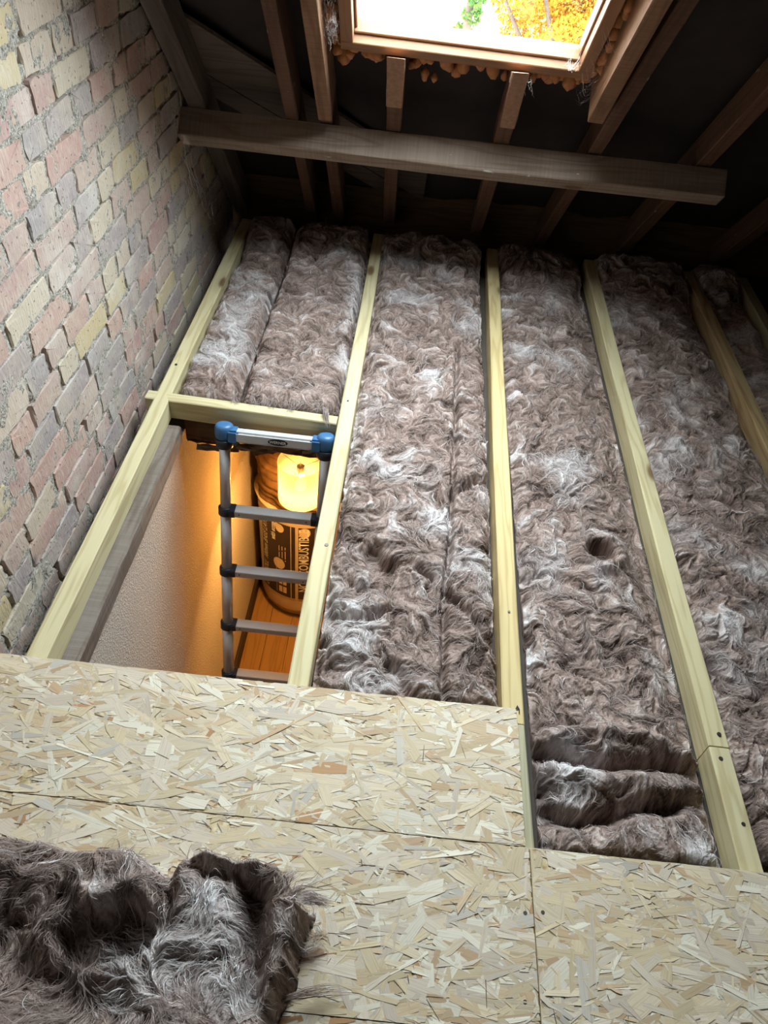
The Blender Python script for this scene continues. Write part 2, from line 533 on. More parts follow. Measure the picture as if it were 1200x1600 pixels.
def brick_me(seed, L, Hh):
    r = np.random.RandomState(seed)
    out = []
    c_ = 0.004
    h_, l_ = Hh / 2, L / 2
    for (y, z) in ((-l_, -h_ + c_), (-l_ + c_, -h_), (-l_ * .4, -h_), (l_ * .4, -h_), (l_ - c_, -h_), (l_, -h_ + c_), (l_, 0), (l_, h_ - c_), (l_ - c_, h_), (l_ * .35, h_), (-l_ * .35, h_), (-l_ + c_, h_), (-l_, h_ - c_), (-l_, 0)):
        out.append((y + r.uniform(-.0045, .0035), z + r.uniform(-.004, .0035)))
    n = len(out)
    v = []
    for (y, z) in out: v.append((-0.03, y, z))
    for (y, z) in out: v.append((r.uniform(-.002, .002), y * 0.99, z * 0.98))
    tl_ = r.uniform(-.012, .012, 2)
    for (y, z) in out: v.append((r.uniform(.0012, .0030) + tl_[0] * y + tl_[1] * z, y * 0.965 + r.uniform(-.003, .003), z * 0.93 + r.uniform(-.0015, .0015)))
    f = []
    for lv in range(2):
        for k in range(n):
            k2 = (k + 1) % n
            f.append((lv * n + k, lv * n + k2, (lv + 1) * n + k2, (lv + 1) * n + k))
    f.append(tuple(range(2 * n, 3 * n)))
    me = mesh('brick', v[:3 * n], f, True)
    bm = bmesh.new(); bm.from_mesh(me); bmesh.ops.recalc_face_normals(bm, faces=bm.faces[:])
    ng = [q for q in bm.faces if len(q.verts) > 4]
    res = bmesh.ops.poke(bm, faces=ng)
    for q in res['verts']:
        q.co.x += r.uniform(-.001, .0015)
    for q in bm.faces: q.smooth = False
    bm.to_mesh(me); bm.free()
    return me


MB = [(L, [brick_me(100 * i + j, L, 0.0605) for j in range(6)]) for i, L in enumerate((0.205, 0.145, 0.096))]
bricks = []
course = 0.0695
rb = random.Random(21)
row = 0
z = -0.255
allb = []
while z < 1.45:
    y = 0.05 + rb.uniform(-.1, .1)
    hdr = row % 2
    while y < 3.2:
        t = rb.random()
        i = 0 if t < (0.62 if not hdr else 0.2) else (1 if t < 0.72 else 2)
        L = MB[i][0]
        allb.append((y + L / 2, z, i, rb.randrange(6), rb.uniform(-.02, .02), rb.random() < .5))
        y += L + 0.0125 + rb.uniform(-.002, .004)
    z += course
    row += 1


def campx(p):
    d = Vector(p) - Vector((0, 0, H))
    c = Matrix(R).transposed() @ d
    return (600 + 1150 * c[0] / -c[2], 800 - 1150 * c[1] / -c[2]) if c[2] < -0.05 else (-9999, -9999)


def roofn(y, z_):
    return (y - Y0) * ST + z_ * CT


inview = []
for b in allb:
    px, py = campx((WX, b[0], b[1]))
    if roofn(b[0], b[1]) < 0.13 and -170 < px < 420 and -190 < py < 1130:
        dist = (Vector((WX, b[0], b[1])) - Vector((0, 0, H))).length
        inside = (-40 < px < 400 and -45 < py < 1060)
        inview.append((not inside, dist, b))
inview.sort(key=lambda q: (q[0], q[1]))
for k, (_, _, b) in enumerate(inview[:300]):
    o = bpy.data.objects.new('brick', MB[b[2]][1][b[3]])
    if not o.data.materials: o.data.materials.append(M['brick'])
    COL.objects.link(o)
    o.parent = wall
    o.location = (WX, b[0], b[1])
    o.rotation_euler = (b[4] + (math.pi if b[5] else 0), 0, 0)

# roof lining (felt) with the skylight opening ----------------------
HX0, HX1, HS0, HS1 = -0.240, 0.460, 1.106, 2.455
xs_ = sorted(set([round(q, 4) for q in np.arange(WX, 2.62, 0.062)] + [HX0, HX1]))
ss_ = sorted(set([round(q, 4) for q in np.arange(-0.42, 4.02, 0.06)] + [HS0, HS1, 4.0]))
RAFX = [-0.735, -0.425, -0.3125, 0.54, 0.62, 0.975, 1.40, 1.82, 2.24]
v = []; f = []
for s_ in ss_:
    for x in xs_:
        d = min(abs(x - q) for q in RAFX + [-0.085, 0.275])
        sag = 0.018 * min(1, d / 0.12) * (0.6 + 0.6 * math.sin(s_ * 5 + x * 3)) + 0.006 * math.sin(s_ * 17 + x * 9)
        if HX0 - .1 < x < HX1 + .1 and HS0 - .1 < s_ < HS1 + .1: sag = 0
        n_ = 0.150 - max(0, sag)
        if HX0 - .001 <= x <= HX1 + .001 and s_ <= HS0 + .001:      # the lining drops to the skylight's lower rail
            n_ = min(n_, 0.101 + 0.55 * (HS0 - s_))
        elif HX0 - .001 <= x <= HX1 + .001 and HS0 < s_ <= HS1 + .001:
            n_ = 0.126
        v.append(RP(x, s_, n_))
nx = len(xs_)
for j in range(len(ss_) - 1):
    for i in range(nx - 1):
        xm = (xs_[i] + xs_[i + 1]) / 2; sm = (ss_[j] + ss_[j + 1]) / 2
        if HX0 < xm < HX1 and HS0 < sm < HS1:
            continue
        f.append((j * nx + i, j * nx + i + 1, (j + 1) * nx + i + 1, (j + 1) * nx + i))
ceil_ = put('ceiling', mesh('ceiling', v, f, True), M['felt'])
tag(ceil_, kind='structure'); PMW[ceil_.name] = Matrix.Identity(4)
# slates above it (four slabs around the opening), and the rear slope
def slab(name, x0, x1, s0, s1, n0, n1, mat, parent):
    q = [RP(x, s_, n_) for n_ in (n0, n1) for s_ in (s0, s1) for x in (x0, x1)]
    fs = [(0, 1, 3, 2), (4, 6, 7, 5), (0, 4, 5, 1), (2, 3, 7, 6), (0, 2, 6, 4), (1, 5, 7, 3)]
    return child(name, mesh(name, q, fs), mat, parent)
for a in ((WX - .2, HX0 - .035, -.45, 4.0), (HX1 + .035, 2.8, -.45, 4.0), (HX0 - .035, HX1 + .035, -.45, 0.97), (HX0 - .035, HX1 + .035, HS1 + .03, 4.0)):
    slab('roof_slates', *a, 0.156, 0.180, M['slate'], ceil_)
yr, zr = RP(0, 4.0, 0.155)[1], RP(0, 4.0, 0.155)[2]
q = [(x, y, z_ + dz) for dz in (0, .03) for (y, z_) in ((yr, zr), (yr - 3.0, zr - 3.0 * math.tan(TH))) for x in (WX - .2, 2.8)]
rear = put('ceiling_rear', mesh('ceiling_rear', q, [(0, 1, 3, 2), (4, 6, 7, 5), (0, 4, 5, 1), (2, 3, 7, 6), (0, 2, 6, 4), (1, 5, 7, 3)]), M['felt'])
tag(rear, kind='structure')
tag(put('wall_eaves', box_me('wall_eaves', WX, 2.62, 3.225, 3.265, -0.165, 0.125), M['lath']), kind='structure')
tag(put('wall_right', box_me('wall_right', 2.62, 2.8, -2.8, 3.5, -0.2, 3.2), M['mortar']), kind='structure')

# lower ceiling of the hall (the loft's base) with the hatch opening
HOL = (-0.72, -0.10, 0.30, 1.775)
ZB = -0.07          # underside of the new joists
lc = put('ceiling_hall', None); tag(lc, kind='structure'); PMW[lc.name] = Matrix.Identity(4)
for a in ((HOL[0] - .004, HOL[0], -2.5, 3.4), (HOL[1], 2.62, -2.5, 3.4), (HOL[0], HOL[1], -2.5, HOL[2]), (HOL[0], HOL[1], HOL[3] + .06, 3.4)):
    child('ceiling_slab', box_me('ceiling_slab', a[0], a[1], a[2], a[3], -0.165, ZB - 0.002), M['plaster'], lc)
# hall below
tag(put('wall_hall_left', box_me('wall_hall_left', -0.77, -0.65, -0.6, 3.4, -2.02, -0.166), M['woodchip']), kind='structure')
tag(put('wall_hall_back', box_me('wall_hall_back', -0.65, 1.3, 3.28, 3.4, -2.02, -0.166), M['woodchip']), kind='structure')
tag(put('wall_hall_right', box_me('wall_hall_right', 0.55, 0.65, -0.6, 3.28, -2.02, -0.166), M['woodchip']), kind='structure')
tag(put('wall_hall_front', box_me('wall_hall_front', -0.65, 0.55, -0.7, -0.6, -2.02, -0.166), M['woodchip']), kind='structure')
fl = put('floor', box_me('floor', -0.77, 1.3, -0.7, 3.4, -2.06, -2.016), M['laminate']); tag(fl, kind='structure')
PMW[fl.name] = Matrix.Identity(4)
pm = beam_me('plank', 1.3, 0.118, 0.014, 5, wav=0, cham=0.0015, step=2)
for i in range(10):
    for j in range(3):
        x = -0.588 + i * 0.12
        y = -0.55 + j * 1.302 - (i % 3) * 0.30
        if y + 1.3 > 3.27: y = 3.27 - 1.3
        o = put('plank', pm, M['laminate'], fl)
        o.matrix_basis = Matrix.Translation((x, y, -2.001 - 0.0003 * ((i * 7 + j) % 3))) @ Matrix.Rotation(math.pi / 2, 4, 'Z')
tag(put('baseboard_left', box_me('baseboard_left', -0.65, -0.632, -0.6, 3.28, -2.0, -1.915, 0.003), M['dark_skirting']), kind='structure')

# ------------------------------------------------------------------ skylight
win = empty('window_1', RP(0.105, 1.17, 0)); tag(win, kind='structure'); PMW[win.name] = Matrix.Translation(RP(0.105, 1.17, 0))
upn = Vector((0, ST, CT))


def rail(name, x0, s0, x1, s1, W, D, ntop, mat=None, parent=win, **kw):
    """timber between two roof points, its outward face at n = ntop"""
    return beam(name, RP(x0, s0, ntop), RP(x1, s1, ntop), W, D, mat or M['frame'], up=upn, parent=parent, wav=0.0006, cham=0.002, **kw)


rail('frame_rail', -0.246, 1.125, 0.466, 1.114, 0.036, 0.068, 0.103)
rail('frame_rail', -0.246, 2.43, 0.466, 2.43, 0.036, 0.093, 0.128)
rail('frame_rail', -0.2285, 1.144, -0.2285, 2.412, 0.036, 0.093, 0.128)
rail('frame_rail', 0.4485, 1.133, 0.4485, 2.412, 0.036, 0.093, 0.128)
rail('sash_rail', -0.210, 1.1485, 0.430, 1.1375, 0.010, 0.045, 0.106)
rail('sash_rail', -0.210, 2.402, 0.430, 2.402, 0.018, 0.05, 0.122)
rail('sash_rail', -0.2065, 1.155, -0.2065, 2.393, 0.007, 0.05, 0.122)
rail('sash_rail', 0.4265, 1.143, 0.4265, 2.393, 0.007, 0.05, 0.122)
slab('glass_pane', -0.203, 0.423, 1.148, 2.393, 0.094, 0.098, M['glass'], win)

# ------------------------------------------------------------------ joists (new timber)
JD = 0.070
joists = [
    ((-0.690, -0.05), (-0.684, 3.06), 'pine', 'pale new joist running close along the brick wall'),
    ((-0.127, -0.05), (-0.122, 3.06), 'pine', 'pale new joist along the right side of the open hatch'),
    ((0.3365, 0.806), (0.364, 3.04), 'pine_yellow', 'pale new joist in the middle, with a black stamp at its near end'),
    ((0.3365, -0.05), (0.3365, 0.804), 'pine_grey', 'greyer short joist showing beside the chipboard edge'),
    ((0.7715, 0.804), (0.780, 3.04), 'pine', 'long pale joist second from the right, butted against a shorter piece'),
    ((0.7715, -0.05), (0.7715, 0.800), 'pine', 'short near joist piece running under the right-hand chipboard'),
    ((1.208, -0.05), (1.216, 3.04), 'pine_orange', 'pale joist at the right edge with orange grain'),
    ((1.432, 0.2), (1.44, 3.04), 'pine_grey', 'dim joist in the dark right-hand corner'),
]
JO = []
for k, (a, b, m_, lab) in enumerate(joists):
    o = beam('floor_joist', (a[0], a[1], 0), (b[0], b[1], 0), 0.0455, JD, M[m_], lab, 'joist', 'new floor joists', wav=0.0016)
    JO.append(o)
tr = beam('hatch_trimmer', (-0.735, 1.786, 0.0), (-0.150, 1.762, -0.001), 0.040, 0.068, M['pine'], 'pale cross timber closing the far end of the hatch', 'trimmer', wav=0.001)
old = beam('ceiling_joist', (-0.662, -0.1, ZB - 0.001), (-0.662, 1.735, ZB - 0.001), 0.066, 0.066, M['old'], 'dusty dark old joist under the new one beside the hatch', 'joist', wav=0.003, ragged=0.003, step=0.05, cham=0.005)
# the broken edge of the old ceiling beyond the hatch
le = empty('ceiling_edge', (-0.4, 1.79, -0.16), 'dark splintered edge of the old ceiling below the cross timber', 'broken ceiling'); PMW[le.name] = Matrix.Translation(le.location)
beam('old_batten', (-0.628, 1.792, -0.0725), (-0.47, 1.790, -0.0725), 0.03, 0.085, M['lath'], parent=le, ragged=0.006, step=0.02)
beam('old_batten', (-0.425, 1.800, -0.075), (-0.385, 1.800, -0.075), 0.03, 0.085, M['rafter'], parent=le, ragged=0.004, step=0.02)
rs = random.Random(5)
for k in range(16):
    x0 = -0.63 + k * 0.031 + rs.uniform(-.01, .01); L = rs.uniform(.06, .17)
    x1 = min(-0.155, x0 + L)
    zz = -0.138 - rs.uniform(0, .025)
    beam('lath_splinter', (x0, 1.765 + rs.uniform(-.012, .02), zz), (x1, 1.765 + rs.uniform(-.012, .02), zz + rs.uniform(-.008, .006)), rs.uniform(.010, .022), rs.uniform(.005, .012), M['lath'], parent=le, ragged=0.007, step=0.015, cham=0.001)

# ------------------------------------------------------------------ roof timbers
def rafter(x0, s0, x1, s1, W, D, lab, ntop=0.10, mat='rafter', group='roof rafters', **kw):
    return beam('rafter', RP(x0, s0, ntop), RP(x1, s1, ntop), W, D, M[mat], lab, 'rafter', group, up=upn, wav=0.002, **kw)


rafter(-0.735, -0.05, -0.755, 3.95, 0.06, 0.098, 'rafter tucked against the brick wall, coloured dark for the shade there', mat='board')  # lack of light beside the wall put into its colour: dark board material
rafter(-0.420, -0.05, -0.427, 3.95, 0.042, 0.10, 'brown rafter halfway between the brick wall and the skylight')
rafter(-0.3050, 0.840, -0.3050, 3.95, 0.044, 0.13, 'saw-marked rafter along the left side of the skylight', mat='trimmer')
M['stain'] = plain('foam_stained_pine', (0.34, 0.19, 0.12), 0.85, nscale=70, amt=0.45, bump=0.7)
rafter(-0.3050, -0.05, -0.3050, 0.836, 0.044, 0.10, 'lower rafter length continuing behind the cross beam from the saw-marked rafter')
st1 = rafter(-0.084, 0.02, -0.086, 1.098, 0.050, 0.068, 'short rafter stub under the left of the skylight, pale at the top', 0.068)
beam('packing_piece', RP(-0.0855, 0.915, 0.0345), RP(-0.0855, 1.100, 0.0345), 0.052, 0.038, M['stain'], parent=st1, up=upn, ragged=.0015, step=.03, endcut=1.5)
st2 = rafter(0.290, 0.02, 0.268, 1.098, 0.052, 0.068, 'short rafter stub under the right of the skylight, leaning', 0.068)
beam('packing_piece', RP(0.2755, 0.885, 0.0345), RP(0.268, 1.098, 0.0345), 0.048, 0.046, M['stain'], parent=st2, up=upn, ragged=.0015, step=.03, endcut=1.5)
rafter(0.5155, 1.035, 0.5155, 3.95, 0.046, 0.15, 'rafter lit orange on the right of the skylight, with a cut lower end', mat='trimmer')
rafter(0.580, -0.05, 0.626, 3.95, 0.046, 0.098, 'old brown rafter running just right of the cut rafter')
rafter(0.945, -0.05, 0.985, 3.95, 0.050, 0.098, 'brown rafter ending above the right end of the cross beam')
rafter(1.36, -0.05, 1.40, 3.95, 0.050, 0.098, 'dim rafter in the dark at the right edge')
pu = beam('roof_beam', RP(-0.79, 0.7445, -0.001), RP(1.03, 0.7445, -0.001), 0.065, 0.095, M['purlin'], 'long weathered beam fixed across the undersides of the rafters', 'beam', up=upn, wav=0.003)
def brace(us, wd, x1, lab):
    u = lambda x: us - 0.983 * (x + .717)
    c = [(-0.782, u(-0.782)), (x1, u(x1)), (x1, u(x1) - wd), (-0.782, u(-0.782) - wd)]
    p_ = [RP(x, a, n_) for n_ in (.1015, .1145) for x, a in c]
    o = RP(-.4, u(-.4) - wd / 2, .108)
    me = mesh('brace_board', [q_ - o for q_ in p_], [(0, 1, 2, 3), (7, 6, 5, 4)] + [(k, k + 4, (k + 1) % 4 + 4, (k + 1) % 4) for k in range(4)])
    me.transform(Matrix(((1, 0, 0), (0, -CT, ST), (0, ST, CT))).inverted().to_4x4())
    b_ = put('brace_board', me, M['board'])
    rot = Matrix(((1, 0, 0), (0, -CT, ST), (0, ST, CT))).to_4x4(); rot.translation = o
    b_.matrix_world = rot
    tag(b_, lab, 'board')


brace(1.074, .265, .05, 'wide dark board running diagonally behind the rafters beside the wall')
brace(0.800, .13, -.10, 'narrower dark board below the wide diagonal one')

# ------------------------------------------------------------------ chipboard
PAL = np.array([[.70, .585, .42], [.65, .53, .35], [.60, .455, .29], [.69, .595, .475], [.79, .725, .59], [.63, .535, .43], [.56, .39, .24], [.48, .27, .13], [.56, .51, .44]])
PW = np.array([.22, .18, .11, .17, .15, .12, .04, .012, .02])


def chipboard(x0, x1, y0, y1, lab, seed, skew0=0.0):
    zt = 0.0175
    root = empty('chipboard_panel', ((x0 + x1) / 2, (y0 + y1) / 2, 0.0005), lab, 'board', 'chipboard floor panels')
    PMW[root.name] = Matrix.Translation(root.location)
    child('core', box_me('core', x0, x1, y0, y1, 0.0005, zt, 0.0012), M['core'], root)
    r = np.random.RandomState(seed)
    A = (x1 - x0) * (y1 - y0)
    n = int(A / 0.00062 * 5.2)
    cx = r.uniform(x0, x1, n); cy = r.uniform(y0, y1, n)
    L = np.clip(r.lognormal(math.log(0.060), 0.42, n), 0.012, 0.14)
    W = np.clip(r.lognormal(math.log(0.0145), 0.50, n), 0.002, 0.034)
    small = r.rand(n) < 0.34
    L[small] *= 0.35; W[small] *= 0.35
    a = np.where(r.rand(n) < 0.62, r.normal(0, 0.34, n), r.uniform(-1.57, 1.57, n))
    col = PAL[r.choice(len(PAL), n, p=PW / PW.sum())] * r.uniform(0.88, 1.08, (n, 1))
    dk = r.rand(n) < 0.06
    W[dk] = r.uniform(.0005, .0014, dk.sum()); L[dk] = r.uniform(.006, .04, dk.sum()); col[dk] = [.10, .06, .035]
    # six-cornered chips with slanted, broken ends
    ends = r.uniform(-.5, .5, (n, 4)) * np.minimum(W, L * .4)[:, None]
    px = np.stack([-L / 2 + ends[:, 0], L * r.uniform(-.1, .1, n), L / 2 + ends[:, 1], L / 2 + ends[:, 2], L * r.uniform(-.1, .1, n), -L / 2 + ends[:, 3]], 1)
    py = np.stack([-W / 2, -W / 2 * r.uniform(.8, 1.25, n), -W / 2 * r.uniform(.4, 1, n), W / 2 * r.uniform(.4, 1, n), W / 2 * r.uniform(.8, 1.25, n), W / 2 * r.uniform(.5, 1, n)], 1)
    ca, sa = np.cos(a)[:, None], np.sin(a)[:, None]
    X = cx[:, None] + px * ca - py * sa
    Y = cy[:, None] + px * sa + py * ca
    z0 = r.uniform(0.0002, 0.0020, n); z0[dk] += .0006
    Z = zt + z0[:, None] + px / L[:, None] * r.normal(0, .00045, n)[:, None] + py / W[:, None] * r.normal(0, .0007, n)[:, None]
    Z = np.maximum(Z, zt + 0.0001)
    X = np.clip(X, x0, x1); Y = np.clip(Y, y0, y1)
    V = np.stack([X, Y, Z], 2).reshape(-1, 3)
    me = fast_mesh('wood_chips', V, np.arange(n * 6), 6, False)
    ca_ = me.color_attributes.new('col', 'FLOAT_COLOR', 'POINT')
    cc = np.concatenate([np.clip(col, 0, 1), np.ones((n, 1))], 1).repeat(6, 0).astype(np.float32)
    ca_.data.foreach_set('color', cc.ravel())
    uvl = me.uv_layers.new(name='grain')
    off = r.uniform(0, 50, (n, 2))
    uv = np.stack([px + off[:, :1], py + off[:, 1:]], 2).reshape(-1, 2).astype(np.float32)
    uvl.data.foreach_set('uv', uv.ravel())
    o = child('wood_chips', me, M['strand'], root)
    tag(o, kind='stuff')
    return root


P1 = chipboard(-0.785, 0.3390, 0.5455, 0.829, 'far chipboard panel, its long back edge crossing the near end of the hatch', 1)
P2 = chipboard(-0.785, 0.3450, 0.2550, 0.5440, 'chipboard panel in front of the far one, half under the loose wool', 2)
P3 = chipboard(0.3470, 1.480, 0.2550, 0.5440, 'right-hand chipboard panel below the folded wool', 3)
P4 = chipboard(-0.785, 0.3450, -0.0360, 0.2535, 'nearest chipboard panel at the photographer\'s feet, mostly under the loose wool', 4)


def screw(o, x, y, z, r=0.004):
    child('screw', cyl_me('screw', (x, y, z - 0.004), (x, y, z + 0.0006), r, seg=12), M['screw'], o)


for (x, y) in ((0.331, 0.432), (0.322, 0.300)): screw(P2, x, y, 0.0190, 0.0035)
for (x, y) in ((0.362, 0.436), (0.789, 0.43)): screw(P3, x, y, 0.0190, 0.0035)
screw(JO[4], 0.779, 0.832, 0.0015, 0.0045); screw(JO[5], 0.768, 0.775, 0.0015, 0.0045); screw(JO[5], 0.778, 0.640, 0.0015)
screw(JO[2], 0.340, 1.10, 0.0012, 0.003); screw(JO[1], -0.118, 1.25, 0.0012, 0.005); screw(JO[0], -0.69, 1.95, 0.0012); screw(JO[1], -0.128, 1.86, 0.0012, 0.003)
st = [(-.006, -.004), (.0, .007), (.006, -.004)]
child('stamp_mark', join_me('stamp_mark', [([(0.345 + a * .9, 0.842 + b, 0.0022) for a, b in st], [(0, 1, 2)]),
      ([(0.339, .832, .0022), (.3425, .832, .0022), (.3425, .8355, .0022), (.339, .8355, .0022)], [(0, 1, 2, 3)]),
      ([(0.347, .829, .0022), (.3495, .829, .0022), (.3495, .8355, .0022), (.347, .8355, .0022)], [(0, 1, 2, 3)])]), M['ink'], JO[2], 'black printed stamp')

# ------------------------------------------------------------------ glass wool
def bil(a, fx, fy):
    ny, nx = a.shape
    xi = np.clip(fx.astype(int), 0, nx - 1); yi = np.clip(fy.astype(int), 0, ny - 1)
    return a[yi, xi]


def wool(name, label, group, x0, x1, y0, y1, zbot, hfun, seed, res=0.003, strands=5000, edge=0.03, edrop=0.03, lay=None, swirl=1.0, rough=1.0, tone_amt=1.0, stray=1.0, cull=False, mat=None, cat='insulation'):
    xs = np.arange(x0, x1 + res * .5, res); yy = np.arange(y0, y1 + res * .5, res)
    X, Y = np.meshgrid(xs, yy)
    ny, nx = X.shape
    r = np.random.RandomState(seed)
    wx = X + 0.035 * (fbm(X * 9, Y * 9, seed + 60, 2) - .5); wy = Y + 0.035 * (fbm(X * 9, Y * 9, seed + 70, 2) - .5)
    ang = swirl * 2 * math.pi * (1.5 * vnoise(wx * 6.5, wy * 6.5, seed + 1) + 0.75 * vnoise(wx * 17, wy * 17, seed + 2) + 0.30 * vnoise(X * 48, Y * 48, seed + 3))
    if lay is not None:
        ang = ang + lay
    vx, vy = np.cos(ang), np.sin(ang)

    def lic(src, steps, ss=1.0):
        J, I = np.meshgrid(np.arange(nx, dtype=float), np.arange(ny, dtype=float))
        acc = src.copy()
        for sg in (1, -1):
            px, py = J.copy(), I.copy()
            for _ in range(steps):
                ux = bil(vx, px, py); uy = bil(vy, px, py)
                px += sg * ss * ux; py += sg * ss * uy
                acc += bil(src, px, py)
        acc = acc - acc.mean()
        return acc / acc.std()
    l1 = lic(r.rand(ny, nx), 11)
    l2 = lic(blur(r.rand(ny, nx), 2), 17)
    l3 = lic(blur(r.rand(ny, nx), 9), 22)
    base = hfun(X, Y)
    lump = (fbm(wx * 11, wy * 11, seed + 5, 3) - .5)
    bill = np.abs(fbm(wx * 8, wy * 8, seed + 9, 2) - .5)
    h = base + rough * (0.030 * lump - 0.020 * np.exp(-bill / 0.02) * vnoise(X * 6, Y * 6, seed + 11) + 0.0042 * l3 + 0.0026 * l2 + 0.0011 * l1)
    rag = 0.02 * fbm(X * 25, Y * 25, seed + 12, 2)
    ex = np.minimum(X - x0, x1 - X); ey = np.minimum(Y - y0, y1 - Y)
    h = h - edrop * np.exp(-np.maximum(0, ex - rag * .6) / (edge * .45)) - edrop * 1.2 * np.exp(-np.maximum(0, ey - rag * .6) / (edge * .45))
    h = np.maximum(h, zbot + 0.004) if not cull else np.where(h > zbot + .006, h, zbot + .0005)
    # jagged outline
    XX = X + np.where((X - x0 < edge) | (x1 - X < edge), 0.004 * (fbm(X * 40, Y * 40, seed + 14, 2) - .5) * 2, 0)
    XX = np.clip(XX, x0, x1)
    top = np.stack([XX, Y, h], 2).reshape(-1, 3)
    ii = np.arange(ny - 1)[:, None] * nx + np.arange(nx - 1)[None, :]
    quads = np.stack([ii, ii + 1, ii + nx + 1, ii + nx], 2).reshape(-1, 4)
    ring = np.concatenate([np.arange(nx), np.arange(1, ny) * nx + nx - 1, (ny - 1) * nx + np.arange(nx - 2, -1, -1), np.arange(ny - 2, 0, -1) * nx])
    low = top[ring].copy()
    mid = low.copy(); mid[:, 2] = (mid[:, 2] + zbot) / 2
    low[:, 2] = zbot
    nr = len(ring); b0 = len(top)
    k = np.arange(nr); k2 = (k + 1) % nr
    q1 = np.stack([ring[k], b0 + k, b0 + k2, ring[k2]], 1)
    q2 = np.stack([b0 + k, b0 + nr + k, b0 + nr + k2, b0 + k2], 1)
    V = np.concatenate([top, mid, low])
    if cull:
        quads = quads[(h.ravel()[quads] > zbot + .0045).any(1)]
        V = top; q1 = q2 = np.zeros((0, 4), int); nr = 0
    me = fast_mesh(name, V, np.concatenate([quads, q1, q2]), 4)
    fib = np.clip(0.46 + 0.13 * l1 + 0.10 * l2 + 0.07 * l3, 0, 1)
    pale = sstep(0.54, 0.74, fbm(wx * 7, wy * 7, seed + 20, 3)) * 0.75 + 0.5 * sstep(0.9, 2.2, l3)
    pale = np.clip(pale * tone_amt, 0, 1)
    tail = np.zeros(2 * nr)
    fattr(me, 'fib', np.concatenate([fib.ravel(), 0.35 + tail + 0.25 * r.rand(2 * nr)]))
    fattr(me, 'tone', np.concatenate([pale.ravel(), tail]))
    loc = Vector(((x0 + x1) / 2, (y0 + y1) / 2, zbot))
    me.transform(Matrix.Translation(-loc))
    o = put(name, me, mat or M['wool'], loc=loc)
    tag(o, label, cat, group)
    PMW[o.name] = Matrix.Translation(loc)
    # loose fibres following the lay
    n = int(strands); K = 9
    sx = r.uniform(2, nx - 3, n); sy = r.uniform(2, ny - 3, n)
    if cull:
        k_ = bil(h, sx, sy) > zbot + .012
        sx = sx[k_]; sy = sy[k_]; n = len(sx)
    ln = np.clip(r.lognormal(math.log(6.0), .5, n), 2, 20) * (0.003 / res) / K * 2
    lift = np.abs(r.normal(0, 0.0035, n)) * stray + 0.0006
    far = r.rand(n) < 0.06
    lift[far] *= 2.6
    px, py = sx.copy(), sy.copy()
    P = np.zeros((n, K, 3))
    dev = r.normal(0, .45, n)
    for j in range(K):
        xx = np.clip(px, 0, nx - 1); yy_ = np.clip(py, 0, ny - 1)
        P[:, j, 0] = x0 + xx * res; P[:, j, 1] = y0 + yy_ * res
        P[:, j, 2] = bil(h, xx, yy_) + lift * math.sin(math.pi * (j + .4) / K)
        a_ = bil(ang, xx, yy_) + dev + r.normal(0, .12, n)
        px = px + np.cos(a_) * ln; py = py + np.sin(a_) * ln
    tn = np.clip(bil(pale, np.clip(sx, 0, nx - 1), np.clip(sy, 0, ny - 1)) * .7 + r.normal(.31, .20, n), 0, 1)
    fm = ribbons('loose_fibres', P, np.clip(r.lognormal(math.log(.00065), .5, n), .0003, .0020), tn)
    fo = child('loose_fibres', fm, M['fibre'], o)
    tag(fo, kind='stuff')
    return o


def polyd(X, Y, pts):
    d = np.full(X.shape, 9.0)
    for (ax, ay), (bx, by) in zip(pts[:-1], pts[1:]):
        ux, uy = bx - ax, by - ay
        t = np.clip(((X - ax) * ux + (Y - ay) * uy) / (ux * ux + uy * uy), 0, 1)
        d = np.minimum(d, np.hypot(X - ax - t * ux, Y - ay - t * uy))
    return d


def crease(X, Y, pts, depth, width):
    d = polyd(X + 0.012 * (fbm(X * 22, Y * 22, 77, 2) - .5), Y + 0.012 * (fbm(X * 22, Y * 22, 78, 2) - .5), pts)
    return -depth * np.exp(-(d / width) ** 2)


def eaves(Y):
    return 0.055 * sstep(2.78, 2.98, Y)


def hb1(X, Y):
    return -0.004 + eaves(Y) * .7 + 0 * X


def hb2(X, Y):
    h = -0.018 + eaves(Y) + 0 * X
    h = h + crease(X, Y, [(0.186, 0.72), (0.186, 1.05), (0.205, 1.5), (0.215, 1.9), (0.222, 2.3)], 0.034, 0.008)
    h = h + crease(X, Y, [(0.0, 1.27), (0.015, 1.225), (0.04, 1.215)], 0.07, 0.020) + crease(X, Y, [(0.035, 1.23), (0.10, 1.24), (0.15, 1.20)], 0.03, 0.012)
    h = h + crease(X, Y, [(0.20, 1.50), (0.24, 1.55), (0.30, 1.60)], 0.035, 0.014) + crease(X, Y, [(0.20, 1.16), (0.29, 1.04)], 0.035, 0.014)
    h = h + crease(X, Y, [(-.09, 1.06), (-.02, 1.05), (0.05, 1.08)], 0.03, 0.013) + crease(X, Y, [(0.07, 0.93), (0.11, 0.86)], 0.03, 0.014)
    h = h - 0.03 * sstep(0.865, 0.835, Y)
    h = h + 0.014 * (fbm(X * 12, Y * 12, 5, 3) - .5) * sstep(1.5, 1.2, Y) * 2
    return h


